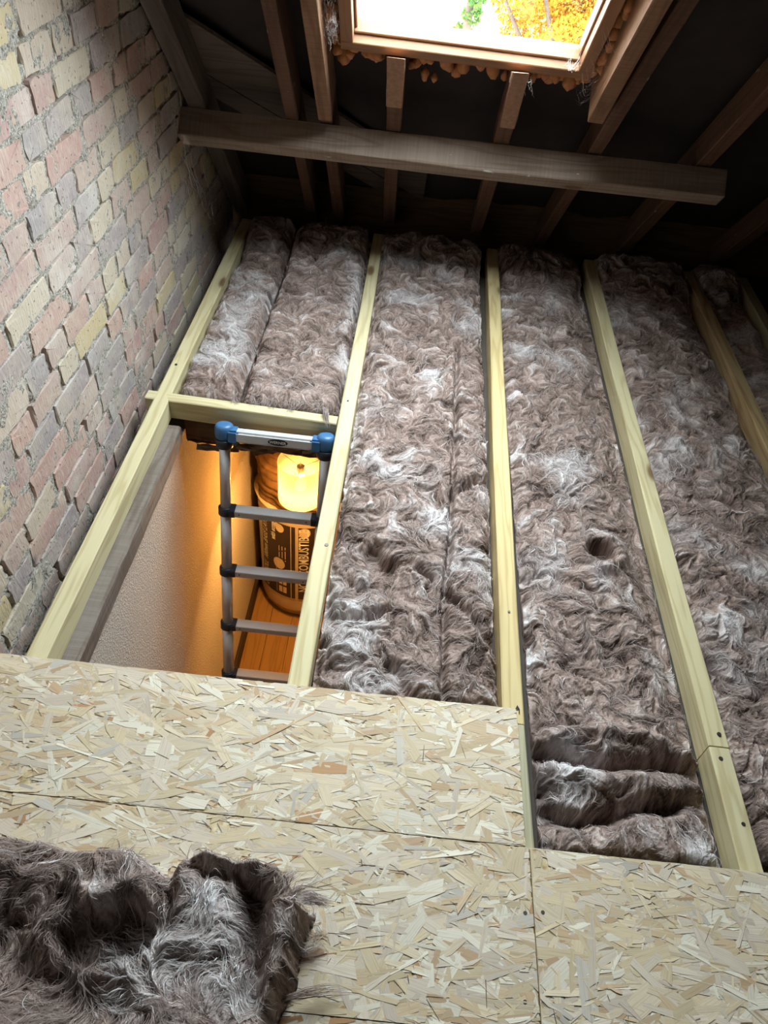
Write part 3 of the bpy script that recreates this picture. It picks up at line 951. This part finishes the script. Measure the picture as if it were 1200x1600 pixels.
def hb3(X, Y):
    h = -0.030 + eaves(Y) * 1.2 - 0.030 * sstep(0.62, 0.745, X)
    rr = np.hypot((X - .606) / 1.0, (Y - 1.345) / 0.85) + .016 * (fbm(X * 45, Y * 45, 206, 2) - .5)
    h = h + 0.026 * np.exp(-((rr - .056) / .018) ** 2) * (0.6 + .8 * fbm(X * 14, Y * 14, 207, 2))
    hole = 1 - sstep(.028, .040, rr)
    h = h - 0.09 * hole
    h = h + 0.022 * np.exp(-((X - .585) / .035) ** 2 - ((Y - 1.283) / .012) ** 2)
    h = h + crease(X, Y, [(0.38, 1.24), (0.46, 1.27), (0.53, 1.22)], 0.02, 0.012)
    # the folded near end: rolled ridges with deep creases
    f_ = sstep(0.83, 0.80, Y)
    h = h + f_ * 0.020
    h = h + 0.026 * np.exp(-((Y - 0.795 - 0.02 * np.sin(X * 14)) / 0.022) ** 2)
    h = h + crease(X, Y, [(0.37, 0.765), (0.45, 0.748), (0.52, 0.735), (0.58, 0.748), (0.66, 0.757), (0.745, 0.762)], 0.055, 0.015)
    h = h + 0.03 * f_ * (fbm(X * 16, Y * 16, 205, 3) - .5)
    h = h + 0.02 * np.exp(-((Y - 0.705) / 0.03) ** 2)
    h = h + crease(X, Y, [(0.40, 0.628), (0.46, 0.622), (0.53, 0.640), (0.60, 0.668), (0.66, 0.672)], 0.05, 0.014)
    h = h + crease(X, Y, [(0.62, 0.66), (0.70, 0.69), (0.74, 0.70)], 0.035, 0.012)
    return h


def hb4(X, Y):
    h = -0.012 + eaves(Y) * 1.1 - 0.015 * sstep(1.05, 1.16, X)
    h = h + crease(X, Y, [(1.10, 2.02), (1.15, 1.98)], 0.05, 0.022) + crease(X, Y, [(0.98, 1.60), (1.05, 1.58)], 0.03, 0.015)
    return h


QG = 'wool strips between the joists'
wool('insulation_strip', 'narrow strip of brown wool beside the wall joist, beyond the hatch', QG, -0.664, -0.474, 1.815, 3.06, ZB, lambda X, Y: hb1(X, Y), 11, strands=4500, edge=.020, edrop=.05)
WIDE = wool('insulation_strip', 'wide strip of brown wool beyond the hatch, overhanging the cross timber', QG, -0.468, -0.150, 1.800, 3.06, ZB, hb1, 23, strands=7500, edge=.020, edrop=.05)
wool('insulation_strip', 'brown wool strip right of the hatch, heavily ruffled at its near end', QG, -0.100, 0.3125, 0.74, 3.06, ZB, hb2, 37, strands=17000, rough=1.15)
wool('insulation_strip', 'brown wool strip with a hole and a folded near end', QG, 0.386, 0.742, 0.55, 3.06, ZB, hb3, 41, strands=16000, lay=0.2)
wool('insulation_strip', 'brown wool strip between the two right-hand joists', QG, 0.803, 1.184, 0.575, 3.06, ZB, hb4, 53, strands=14000, tone_amt=.8)
wool('insulation_strip', 'dim brown wool strip at the far right, beyond the last lit joist', QG, 1.236, 1.408, 1.2, 3.10, ZB, lambda X, Y: -0.02 + eaves(Y), 67, strands=3500, res=.004)

# ragged tufts hanging over the cross timber and trailing from the loose batt
def tuft(parent, n, start, end, spread, lift, seed, wid=.0007, K=8, tone=.45):
    r = np.random.RandomState(seed)
    a = np.array(start) + r.uniform(-1, 1, (n, 3)) * spread[0]
    b = np.array(end) + r.uniform(-1, 1, (n, 3)) * spread[1]
    t = np.linspace(0, 1, K)[None, :, None]
    P = a[:, None, :] * (1 - t) + b[:, None, :] * t
    P[:, :, 2] += (np.abs(r.normal(lift, lift * .6, n))[:, None] * np.sin(np.linspace(0, math.pi, K))[None, :])
    P += np.cumsum(r.normal(0, .0012, P.shape), axis=1)
    fm = ribbons('trailing_fibres', P, r.uniform(.5, 1.6, n) * wid, np.clip(r.normal(tone, .2, n), 0, 1))
    return tag(child('trailing_fibres', fm, M['fibre'], parent), kind='stuff')


for k in range(9):
    x_ = -.455 + k * .034 + rnd.uniform(-.01, .01)
    y_ = 1.790 + .012 * rnd.random()
    tuft(WIDE, 45, (x_, 1.822, -.022), (x_ + rnd.uniform(-.02, .02), y_ - .018 * rnd.random(), .002), (np.array([.016, .012, .016]), np.array([.014, .012, .002])), .020, 300 + k)
tuft(WIDE, 60, (-.192, 1.80, .004), (-.178, 1.741, -.006), (np.array([.010, .008, .004]), np.array([.006, .003, .006])), .012, 330)


# loose batt on the chipboard in the foreground
BX0, BX1, BY0, BY1 = -0.78, 0.0, -0.10, 0.485


def hbat(X, Y):
    z = 0.120 + 0.020 * np.sin(X * 6 + 1.2) + 0.02 * (fbm(X * 5, Y * 5, 91, 2) - .5)
    # outline: left piece's back edge dips at x = -.29, right end rolls over
    back = 0.452 - 0.03 * np.exp(-((X + .285) / .035) ** 2) - 0.055 * sstep(-.12, -.04, X) + 0.02 * (fbm(X * 18, Y * 3, 95, 2) - .5)
    right = -0.040 - 0.022 * sstep(.30, .22, Y) + 0.034 * (fbm(Y * 26, X * 3, 96, 3) - .5)
    # hollow under a torn lip, and the groove inside the rolled right edge
    z = z - 0.085 * np.exp(-(((X + .335 + .012 * np.sin(Y * 90)) / .066) ** 2 + ((Y - .312 - .01 * np.sin(X * 55)) / .036) ** 2) ** 2.0)
    z = z + 0.030 * np.exp(-((Y - .362 - .01 * np.sin(X * 55)) / .018) ** 2) * np.exp(-((X + .335) / .085) ** 4)
    z = z + 0.022 * np.exp(-((Y - .395 - .01 * np.sin(X * 30)) / .025) ** 2) * sstep(-.27, -.33, X)
    z = z + crease(X, Y, [(-.285, .44), (-.272, .39), (-.262, .345)], .05, .016)
    z = z - 0.075 * np.exp(-((X + .122 - .18 * (.35 - Y)) / .020) ** 2) * sstep(.41, .38, Y) * sstep(.20, .27, Y)
    z = z + 0.036 * np.exp(-((X + .084 - .08 * (.35 - Y)) / .018) ** 2)
    z = z + crease(X, Y, [(-.235, .418), (-.17, .405), (-.115, .385)], .025, .012) + 0.022 * np.exp(-((Y - .432) / .014) ** 2) * sstep(-.25, -.21, X)
    z = z + crease(X, Y, [(-.60, .33), (-.50, .30), (-.44, .25), (-.30, .22)], .035, .03)
    out = np.minimum(back - Y, right - X)
    z = np.maximum(z, 0.055 + 0.02 * fbm(X * 20, Y * 20, 98, 2))
    return 0.0215 + (z - 0.0215) * sstep(-0.004, 0.024, out) - 0.05 * (out < -.006)


BATT = wool('insulation_batt', 'loose torn piece of brown wool lying on the chipboard in front', None, BX0, BX1, BY0, BY1, 0.0212, hbat, 71, res=0.0025, strands=22000, edge=.008, edrop=0.0, tone_amt=0.95, stray=1.4, rough=.8, cull=True)

tuft(BATT, 90, (-.052, .392, .105), (-.012, .398, .075), (np.array([.008, .008, .010]), np.array([.012, .007, .010])), .010, 340)
tuft(BATT, 34, (-.070, .262, .045), (.022, .288, .030), (np.array([.008, .004, .008]), np.array([.016, .0035, .003])), .010, 341, tone=.1)
tuft(BATT, 40, (-.085, .400, .120), (-.070, .425, .125), (np.array([.012, .010, .008]), np.array([.014, .008, .008])), .012, 342)

# ------------------------------------------------------------------ ladder
lad = empty('telescopic_ladder', (-0.33, 1.25, -2.0), 'aluminium telescopic ladder with blue top caps standing in the hatch', 'ladder')
PMW[lad.name] = Matrix.Translation(lad.location)
TL = math.radians(13)
ld = Vector((0, -math.sin(TL), -math.cos(TL)))
ln_ = Vector((0, -math.cos(TL), math.sin(TL)))        # the face turned to the viewer / up
topL = Vector((-0.484, 1.704, -0.068)); topR = Vector((-0.176, 1.704, -0.068))
SP, FIRST = 0.240, 0.262
lens_ = (-0.068 + 2.0) / math.cos(TL)
nr = 8
for top in (topL, topR):
    d0 = 0.0
    for k in range(nr):
        d1 = FIRST + k * SP if k < nr - 1 else lens_ - .02
        if d1 <= d0: break
        child('stile_tube', cyl_me('stile_tube', top + ld * d0, top + ld * min(d1, lens_ - .02), 0.0165 + 0.0011 * k, seg=24), M['alu'], lad)
        d0 = d1
    child('foot', cyl_me('foot', top + ld * (lens_ - .05), top + ld * (lens_ - .004), 0.028, seg=20, bev=.004), M['black_plastic'], lad)


def obox(name, c, ax, ay, az, hx, hy, hz, bev, mat, parent, seg=2, label=None):
    bm = bmesh.new(); bmesh.ops.create_cube(bm, size=2)
    for q_ in bm.verts: q_.co = Vector((q_.co.x * hx, q_.co.y * hy, q_.co.z * hz))
    if bev: bmesh.ops.bevel(bm, geom=bm.edges[:], offset=bev, segments=seg, affect='EDGES')
    me = bpy.data.meshes.new(name); bm.to_mesh(me); bm.free()
    m = Matrix((ax, ay, az)).transposed().to_4x4(); m.translation = c
    me.transform(m)
    for pgn in me.polygons: pgn.use_smooth = False
    return child(name, me, mat, parent, label)


XA = Vector((1, 0, 0))
# rungs: flat treads, level
for k in range(7):
    c0 = topL + ld * (FIRST + k * SP); c1 = topR + ld * (FIRST + k * SP)
    mid = (c0 + c1) / 2
    rg = obox('rung', mid, XA, Vector((0, 1, 0)), Vector((0, 0, 1)), (c1.x - c0.x) / 2 - .02, 0.0175, 0.0135, 0.002, M['alu'], lad, 1)
    for sx_ in (-1, 1):
        child('rivet', cyl_me('rivet', mid + Vector((sx_ * 0.108, -0.0170, .001)), mid + Vector((sx_ * 0.108, -0.0186, .001)), 0.0024, seg=10), M['black_plastic'], rg)
    for c in (c0, c1):
        co = child('collar', cyl_me('collar', c - ld * .016, c + ld * .016, 0.0235 + .0009 * k, seg=20, bev=.003), M['navy_plastic'], lad)
        sgn = 1 if c is c0 else -1
        obox('latch', c + XA * sgn * .022, XA, Vector((0, 1, 0)), Vector((0, 0, 1)), 0.011, 0.019, 0.016, .003, M['navy_plastic'], co, 1)
# top rail and caps
tm = (topL + topR) / 2
ty = ln_.cross(XA).normalized()
trl = obox('top_rail', tm - ld * 0.012 + ln_ * 0.004, XA, ln_, ty, 0.128, 0.0185, 0.018, 0.006, M['alu'], lad, 2)
for c in (topL, topR):
    sgn = 1 if c is topL else -1
    bm = bmesh.new(); bmesh.ops.create_uvsphere(bm, u_segments=28, v_segments=18, radius=1)
    sp_ = lambda t: math.copysign(abs(t) ** .55, t)
    for q_ in bm.verts:
        k_ = math.hypot(q_.co.x, q_.co.y) or 1e-6
        rr = sp_(k_)
        q_.co = c - ld * .019 + XA * (q_.co.x / k_ * rr * .0290) + ln_ * (q_.co.y / k_ * rr * .0280) + ty * (sp_(q_.co.z) * .027)
    for q_ in bm.faces: q_.smooth = True
    me = bpy.data.meshes.new('end_cap'); bm.to_mesh(me); bm.free()
    cp = child('end_cap', me, M['blue_plastic'], lad, 'blue plastic top cap')
    obox('cap_arm', c - ld * .012 + XA * sgn * .028 + ln_ * .004, XA, ln_, ty, 0.018, 0.0215, 0.0215, .006, M['blue_plastic'], cp)
    child('cap_base', cyl_me('cap_base', c + ld * .004, c + ld * .034, 0.0285, 0.0255, seg=24, bev=.002), M['navy_plastic'], lad)


def text_me(name, body, size, bold=0.0, shear=0.0, space=1.0):
    cu = bpy.data.curves.new(name, 'FONT')
    cu.body = body; cu.size = size; cu.align_x = 'LEFT'; cu.align_y = 'BOTTOM_BASELINE'
    cu.offset = bold; cu.shear = shear; cu.space_character = space
    cu.resolution_u = 2
    o = bpy.data.objects.new(name, cu)
    COL.objects.link(o)
    bpy.context.view_layer.update()
    dg = bpy.context.evaluated_depsgraph_get()
    me = bpy.data.meshes.new_from_object(o.evaluated_get(dg))
    bpy.data.objects.remove(o)
    bpy.data.curves.remove(cu)
    me.materials.clear()
    return me


# oval badge on the top rail, on the face turned to the hatch
fc = tm - ld * 0.012 + ln_ * 0.0232 + XA * .012
bx, by = XA, ln_.cross(XA).normalized()
if by.z < 0: by = -by
ov = []
for r_, m_ in ((1.0, 'black_plastic'), ):
    pts = [fc + bx * (.030 * math.cos(t)) + by * (.0105 * math.sin(t)) for t in np.linspace(0, 2 * math.pi, 29)[:-1]]
    bd = child('badge', mesh('badge', pts + [p_ + ln_ * .0008 for p_ in pts], [tuple(range(28))[::-1], tuple(range(28, 56))] + [(k, (k + 1) % 28, 28 + (k + 1) % 28, 28 + k) for k in range(28)]), M['black_plastic'], trl, 'dark oval badge with pale lettering')
tme = text_me('badge_lettering', 'WERNER', 0.0125, 0.0002)
wd = max(v_.co.x for v_ in tme.vertices)
tme.transform(Matrix.Translation((-wd / 2, -.0045, 0)))
mm = Matrix((bx, by, ln_)).transposed().to_4x4(); mm.translation = fc + ln_ * .0012
tme.transform(mm)
tag(child('badge_lettering', tme, M['white_print'], bd), kind='stuff')

# ------------------------------------------------------------------ pendant lamp in the hall
lamp = empty('pendant_lamp', LAMP + Vector((0, 0, -0.095)), 'lit drum-shaded pendant lamp glowing in the hall below the hatch', 'lamp'); PMW[lamp.name] = Matrix.Translation(lamp.location)
v = []; f = []
sg = 40
for (r_, z_) in ((.092, -.095), (.092, .10), (.0895, .10), (.0895, -.095)):
    for k in range(sg):
        a = 2 * math.pi * k / sg
        v.append(LAMP + Vector((r_ * math.cos(a), r_ * math.sin(a), z_)))
for i in range(4):
    for k in range(sg):
        k2 = (k + 1) % sg; i2 = (i + 1) % 4
        f.append((i * sg + k, i * sg + k2, i2 * sg + k2, i2 * sg + k))
child('lamp_shade', mesh('lamp_shade', v, f, True), M['shade'], lamp)
bulb_me = bpy.data.meshes.new('bulb')
bm = bmesh.new(); bmesh.ops.create_uvsphere(bm, u_segments=20, v_segments=12, radius=.024)
for q_ in bm.verts: q_.co.z *= 1.0 if q_.co.z < 0 else 2.4
bm.to_mesh(bulb_me); bm.free()
bulb_me.transform(Matrix.Translation(LAMP + Vector((0, 0, -.035))))
bulb_me.polygons.foreach_set('use_smooth', [True] * len(bulb_me.polygons))
child('bulb', bulb_me, M['bulb'], lamp)
child('lamp_holder', cyl_me('lamp_holder', LAMP + Vector((0, 0, .022)), LAMP + Vector((0, 0, .075)), .016, seg=16), M['white_print'], lamp)
child('cord', cyl_me('cord', LAMP + Vector((0, 0, .07)), (LAMP.x, LAMP.y, -0.166), .003, seg=8), M['white_print'], lamp)
for k in range(3):
    a = k * 2.094 + .5
    child('spoke', cyl_me('spoke', LAMP + Vector((0, 0, .07)), LAMP + Vector((.09 * math.cos(a), .09 * math.sin(a), .085)), .0018, seg=6), M['white_print'], lamp)
# the hall's light comes out of the open ends of the shade: bulb lamp sits at the bulb

# ------------------------------------------------------------------ wrapped wool roll in the hall
RC = Vector((-0.375, 2.735, -2.0)); RR = 0.245
roll = empty('insulation_roll', RC, 'bagged roll of loft wool with dark printed label standing below', 'insulation roll'); PMW[roll.name] = Matrix.Translation(RC)


def lathe(name, prof, mat, noise=0.0, seed=0, sg=64, label=None):
    v = []; f = []
    for i, (r_, z_) in enumerate(prof):
        for k in range(sg):
            a = 2 * math.pi * k / sg
            rr = r_ + noise * float(fbm(np.array(math.cos(a) * 2.2 + 9.3), np.array(math.sin(a) * 2.2 + z_ * 9 + 5), seed, 3) - .5) * 2
            v.append(RC + Vector((rr * math.cos(a), rr * math.sin(a), z_)))
    for i in range(len(prof) - 1):
        for k in range(sg):
            k2 = (k + 1) % sg
            f.append((i * sg + k, i * sg + k2, (i + 1) * sg + k2, (i + 1) * sg + k))
    f.append(tuple((len(prof) - 1) * sg + k for k in range(sg)))
    return child(name, mesh(name, v, f, True), mat, roll, label)


bag = lathe('bag', [(.20, .002), (.235, .012), (RR, .06), (RR, .2), (RR, .35), (RR, .5), (RR, .65), (RR, .74), (RR + .003, .77), (RR + .008, .79), (RR + .016, .81), (RR - .01, .805)], M['bag'], .006, 3)
lathe('wool_top', [(RR - .02, .77)] + [(RR - .006 + .010 * math.sin(k * 1.7) + .006 * math.sin(k * 4.1), .80 + k * .0135) for k in range(28)] + [(.20, 1.16), (.12, 1.185), (.03, 1.19)], M['rollwool'], .030, 8, label='golden brown wool bulging out of the bag')


def on_roll(a, z_, off=0.004):
    return RC + Vector(((RR + off) * math.sin(a), -(RR + off) * math.cos(a), z_))


def wrap(me, a0, z0, off, rot=True):
    """text plane -> cylinder; lettering runs up the roll"""
    for q_ in me.vertices:
        x, y = q_.co.x, q_.co.y
        if rot: u, z_ = -y, x
        else: u, z_ = x, y
        q_.co = on_roll(a0 + u / RR, z0 + z_, off + (q_.co.z))
    return me


def patch(name, a0, a1, z0, z1, mat, off, n=24, parent=bag):
    v = []; f = []
    for i in range(n + 1):
        a = a0 + (a1 - a0) * i / n
        for z_ in np.linspace(z0, z1, 9):
            v.append(on_roll(a, z_, off))
    for i in range(n):
        for j in range(8):
            f.append((i * 9 + j, (i + 1) * 9 + j, (i + 1) * 9 + j + 1, i * 9 + j + 1))
    return child(name, mesh(name, v, f, True), mat, parent)


A0 = -0.93
patch('label', A0, -0.07, .17, .735, M['label'], .0075)
patch('label', -0.005, 0.62, .17, .735, M['label'], .0075)
patch('label_band', -1.1, 0.9, .012, .035, M['label'], .009)
for (body, a, z0, size, sh, bold) in (
        ('LOFT ROLL  100mm BASE LAYER', A0 + .19, .19, .047, .25, .0006),
        ('with ecose', A0 + .42, .595, .042, .2, .0012),
        ('NON COMBUSTIBLE', 0.20, .235, .068, 0, .0012)):
    me = text_me('lettering', body, size, bold, sh)
    wmax = max(q_.co.x for q_ in me.vertices)
    room = (.725 - z0)
    if wmax > room: me.transform(Matrix.Diagonal((room / wmax, 1, 1, 1)))
    tag(child('lettering', wrap(me, a, z0, .0095), M['white_print'], bag), kind='stuff')
for k in range(3):       # small print: rows of dashes, unreadable in the photograph
    pass
patch('label_rule', -0.165, -0.15, .17, .735, M['bag'], .009, 2)
patch('label_rule', -0.50, -0.49, .19, .43, M['bag'], .009, 2)
for (a, z_, r_) in ((-.40, .70, .024), (-.46, .715, .014), (-.43, .43, .034), (.12, .70, .028)):
    pts = [on_roll(a + r_ * math.cos(t) / RR, z_ + 1.25 * r_ * math.sin(t), .0092) for t in np.linspace(0, 2 * math.pi, 21)[:-1]]
    child('label_dot', mesh('label_dot', pts, [tuple(range(20))]), M['bag'], bag)
for (a, z0, z1) in ((-.40, .20, .25), (-.40, .265, .32), (-.30, .20, .25), (-.30, .265, .32)):
    patch('label_box', a - .04, a + .04, z0, z1, M['bag'], .009, 4)
for i, a in enumerate((-.42, -.35, -.28)):
    for z0, z1 in ((.46, .47), (.48, .52 + .01 * i), (.53 + .01 * i, .57)):
        patch('label_line', a - .008, a + .008, z0, z1, M['bag'], .009, 2)

# ------------------------------------------------------------------ expanding foam around the skylight
def blob_me(name, spots, seed):
    bm = bmesh.new()
    r = random.Random(seed)
    for (x, s_, n_, rad) in spots:
        res = bmesh.ops.create_icosphere(bm, subdivisions=2, radius=rad)
        c = RP(x, s_, n_)
        ph = [r.uniform(0, 6) for _ in range(3)]
        st_ = (r.uniform(.8, 1.25), r.uniform(.8, 1.2), r.uniform(.85, 1.5))
        for q_ in res['verts']:
            p_ = q_.co
            k = 1 + .22 * math.sin(p_.x / rad * 3 + ph[0]) * math.sin(p_.y / rad * 3 + ph[1]) + .12 * math.sin(p_.z / rad * 5 + ph[2])
            q_.co = c + Vector((p_.x * st_[0], p_.y * st_[1], p_.z * st_[2])) * k
    for q_ in bm.faces: q_.smooth = True
    me = bpy.data.meshes.new(name); bm.to_mesh(me); bm.free()
    return me


rf = random.Random(12)
def foam(name, spots, lab, seed):
    me = blob_me(name, spots, seed)
    c = RP(*spots[0][:3]); me.transform(Matrix.Translation(-c))
    return tag(put(name, me, M['foam'], loc=c), lab, 'foam', 'expanding foam around the skylight')


sp_ = []
for x in np.arange(-0.262, 0.485, 0.017):
    if -0.128 < x < -0.042 or 0.232 < x < 0.315: continue
    for _ in range(2):
        r_ = rf.uniform(.010, .021)
        sp_.append((x + rf.uniform(-.006, .006), min(1.10 - r_, 1.085 - abs(rf.gauss(0, .036))), rf.uniform(.055, .105), r_))
for lo, hi, lab in ((-.3, -.1, 'lumpy orange foam under the lower left corner of the skylight'), (-.1, .27, 'lumpy orange foam under the skylight between the two rafter stubs'), (.27, .6, 'lumpy orange foam under the lower right corner of the skylight')):
    foam('foam_bead', [q_ for q_ in sp_ if lo < q_[0] < hi], lab, 1)
sp_ = [(-0.2685 + rf.uniform(-.004, .004), s_, rf.uniform(.035, .11), rf.uniform(.012, .0175)) for s_ in np.arange(1.11, 2.4, .016)]
foam('foam_bead', sp_, 'orange foam filling the gap left of the skylight frame', 2)
sp_ = [(0.490 + rf.uniform(-.004, .004), s_, rf.uniform(.045, .11), rf.uniform(.012, .0175)) for s_ in np.arange(1.06, 2.4, .016)]
foam('foam_bead', sp_, 'orange foam filling the gap right of the skylight frame', 3)

# ------------------------------------------------------------------ cobwebs
def web(name, pairs, lab, seed, sag=.02, wid=.0007, K=10):
    r = np.random.RandomState(seed)
    P = []
    for a, b in pairs:
        a = np.array(a); b = np.array(b)
        t = np.linspace(0, 1, K)[:, None]
        p_ = a + (b - a) * t
        p_[:, 2] -= (sag * r.uniform(.2, 1.4) * 4 * t * (1 - t))[:, 0]
        p_ += r.normal(0, .0012, p_.shape)
        P.append(p_)
    P = np.array(P)
    me1 = ribbons(name, P, np.full(len(P), wid) * r.uniform(.6, 1.6, len(P)), np.ones(len(P)))
    c = Vector(P.reshape(-1, 3).mean(0)); me1.transform(Matrix.Translation(-c))
    o = put(name, me1, M['cobweb'], loc=c)
    return tag(o, lab, 'cobweb', 'cobwebs')


rw = random.Random(3)
prs = []
for k in range(150):
    s_ = 1.19 + abs(rw.gauss(0, .08)); x = rw.uniform(-.29, -.25)
    prs.append((RP(x, s_ + rw.uniform(-.02, .02), rw.uniform(-.01, .07)), RP(rw.uniform(-.285, -.245), s_ + rw.uniform(-.05, .05), rw.uniform(-.01, .05))))
web('cobweb', prs, 'dense white cobweb between the saw-marked rafter and the skylight', 1, .012, .0008)
prs = []
for k in range(34):
    s_ = rw.uniform(1.04, 1.32)
    prs.append((RP(rw.uniform(.43, .46), s_ + rw.uniform(-.03, .05), rw.uniform(-.002, .03)), RP(rw.uniform(.475, .515), s_ + rw.uniform(-.05, .03), rw.uniform(-.0, .06))))
for k in range(12):
    prs.append((RP(rw.uniform(.36, .41), 1.19 + rw.uniform(0, .02), .002), RP(rw.uniform(.38, .43), 1.185 + rw.uniform(0, .05), rw.uniform(.0, .05))))
web('cobweb', prs, 'thin cobweb strands at the lower right corner of the skylight', 2, .016, .0006)
prs = [((-.778, 2.700, .215), (-.774, 2.755, .150)), ((-.774, 2.755, .150), (-.770, 2.80, .175)), ((-.770, 2.80, .175), (-.766, 2.82, .10)), ((-.774, 2.755, .150), (-.768, 2.815, .095)),
       ((-.766, 2.82, .10), (-.770, 2.826, .065)), ((-.766, 2.815, .10), (-.766, 2.830, .062)), ((-.77, 2.72, .36), (-.765, 2.80, .20)), ((-.75, 2.9, .25), (-.77, 2.83, .2))]
for k in range(14):
    prs.append(((-.782, 2.50 + rw.uniform(0, .2), .40 + rw.uniform(-.12, .06)), (-.776, 2.60 + rw.uniform(0, .2), .25 + rw.uniform(-.12, .08))))
web('cobweb', prs, 'dusty cobweb hanging on the brick wall below the cross beam', 4, .010, .0017)
prs = []
for k in range(10):
    x = .285 + rw.uniform(-.03, .03)
    prs.append((RP(x, 1.15 + rw.uniform(-.03, .0), -.004), RP(x + rw.uniform(.0, .03), 1.08 + rw.uniform(-.03, .04), .0 + rw.uniform(-.006, .01))))
web('cobweb', prs, 'small cobweb on the leaning rafter stub under the skylight', 5, .006, .0009)

# ------------------------------------------------------------------ outside, seen through the skylight
tag(put('ground_outside', box_me('ground_outside', -30, 30, 4.5, 45, -5.2, -5.0), M['ground']), kind='structure')


def leaves(name, centres, n, size, mat, parent, seed):
    r = np.random.RandomState(seed)
    c = np.array([q_[:3] for q_ in centres]); rad = np.array([q_[3] for q_ in centres])
    i = r.choice(len(c), n, p=rad ** 2 / (rad ** 2).sum())
    d = r.normal(0, 1, (n, 3)); d /= np.linalg.norm(d, axis=1, keepdims=True)
    p_ = c[i] + d * (rad[i] * r.uniform(.55, 1.0, n) ** .5)[:, None]
    a = r.normal(0, 1, (n, 3)); a /= np.linalg.norm(a, axis=1, keepdims=True)
    b = np.cross(a, r.normal(0, 1, (n, 3))); b /= np.linalg.norm(b, axis=1, keepdims=True)
    s_ = size * r.uniform(.6, 1.4, n)[:, None]
    V = np.stack([p_ - a * s_, p_ - b * s_ * .5, p_ + a * s_, p_ + b * s_ * .5], 1).reshape(-1, 3)
    me = fast_mesh(name, V, np.arange(n * 4), 4, False)
    fattr(me, 'tone', np.repeat(r.rand(n), 4))
    o = child(name, me, mat, parent)
    return tag(o, kind='stuff')


ro = random.Random(9)
at = empty('autumn_tree', (1.75, 9.6, -5.0), 'golden autumn tree seen through the skylight', 'tree'); PMW[at.name] = Matrix.Translation(at.location)
child('trunk', cyl_me('trunk', (1.75, 9.6, -5.0), (1.7, 9.6, -.6), .16, .07, 12), M['bark'], at)
for k in range(8):
    a = k * .8
    child('branch', cyl_me('branch', (1.72, 9.6, -2.4 + k * .2), (1.7 + 1.0 * math.cos(a), 9.6 + .8 * math.sin(a), -1.0 + .22 * k), .05, .015, 8), M['bark'], at)
cs = [(1.75 + ro.gauss(0, .55), 9.6 + ro.gauss(0, .5), -.45 + ro.gauss(0, .62), ro.uniform(.3, .55)) for _ in range(34)]
cs = [q_ for q_ in cs if q_[0] - q_[3] > .52]
leaves('foliage', cs, 48000, .022, M['autumn_leaf'], at, 4)
ct = empty('conifer_tree', (0.30, 7.2, -5.0), 'dark green conifer between the pale roof and the golden tree', 'tree'); PMW[ct.name] = Matrix.Translation(ct.location)
child('trunk', cyl_me('trunk', (0.30, 7.2, -5.0), (.30, 7.2, 1.2), .1, .02, 10), M['bark'], ct)
cs = [(.30 + ro.uniform(-.06, .06), 7.2 + ro.uniform(-.08, .08), -4 + .15 * k, .24 * (1 - k / 42)) for k in range(36)]
leaves('foliage', cs, 20000, .022, M['conifer_leaf'], ct, 5)
hs = empty('neighbour_house', (-2.0, 10, -5.0), 'pale tiled roof of the house next door seen through the skylight', 'house'); PMW[hs.name] = Matrix.Translation(hs.location)
child('wall', box_me('wall', -4.6, 0.10, 8.2, 13.8, -5.0, -1.75), M['render'], hs)
sl = math.atan2(2.2, 3.0)
u = Vector((0, math.cos(sl), math.sin(sl))); nn = Vector((0, -math.sin(sl), math.cos(sl)))
e0 = Vector((-4.8, 8.0, -1.8))
rq = [e0 + XA * a + u * b + nn * c for c in (-.1, 0) for b in (0, 3.75) for a in (0, 5.1)]
child('roof', mesh('roof', rq, [(0, 1, 3, 2), (4, 6, 7, 5), (0, 4, 5, 1), (2, 3, 7, 6), (0, 2, 6, 4), (1, 5, 7, 3)]), M['tile'], hs)
tv = []
for i in range(13):
    for j in range(17):
        p_ = e0 + XA * (j * .3 + (i % 2) * .0) + u * (i * .28)
        q8 = [p_ + XA * a + u * b + nn * c for (b, c) in ((0, .03), (.30, .012)) for a in (.01, .29)] + [p_ + XA * a + nn * .002 for a in (.01, .29)]
        tv.append((q8, [(0, 1, 3, 2), (4, 5, 1, 0)]))
tag(child('roof_tiles', join_me('roof_tiles', tv), M['tile'], hs), kind='stuff')
child('gutter', cyl_me('gutter', (-4.8, 7.95, -1.85), (.32, 7.95, -1.85), .06, seg=12), M['navy_plastic'], hs)
rear2 = [(a, 10.97, .40) for a in (-4.8, .3)] + [(a, 14.0, -1.8) for a in (-4.8, .3)]
child('rear_roof', mesh('rear_roof', rear2, [(0, 1, 3, 2)]), M['tile'], hs)
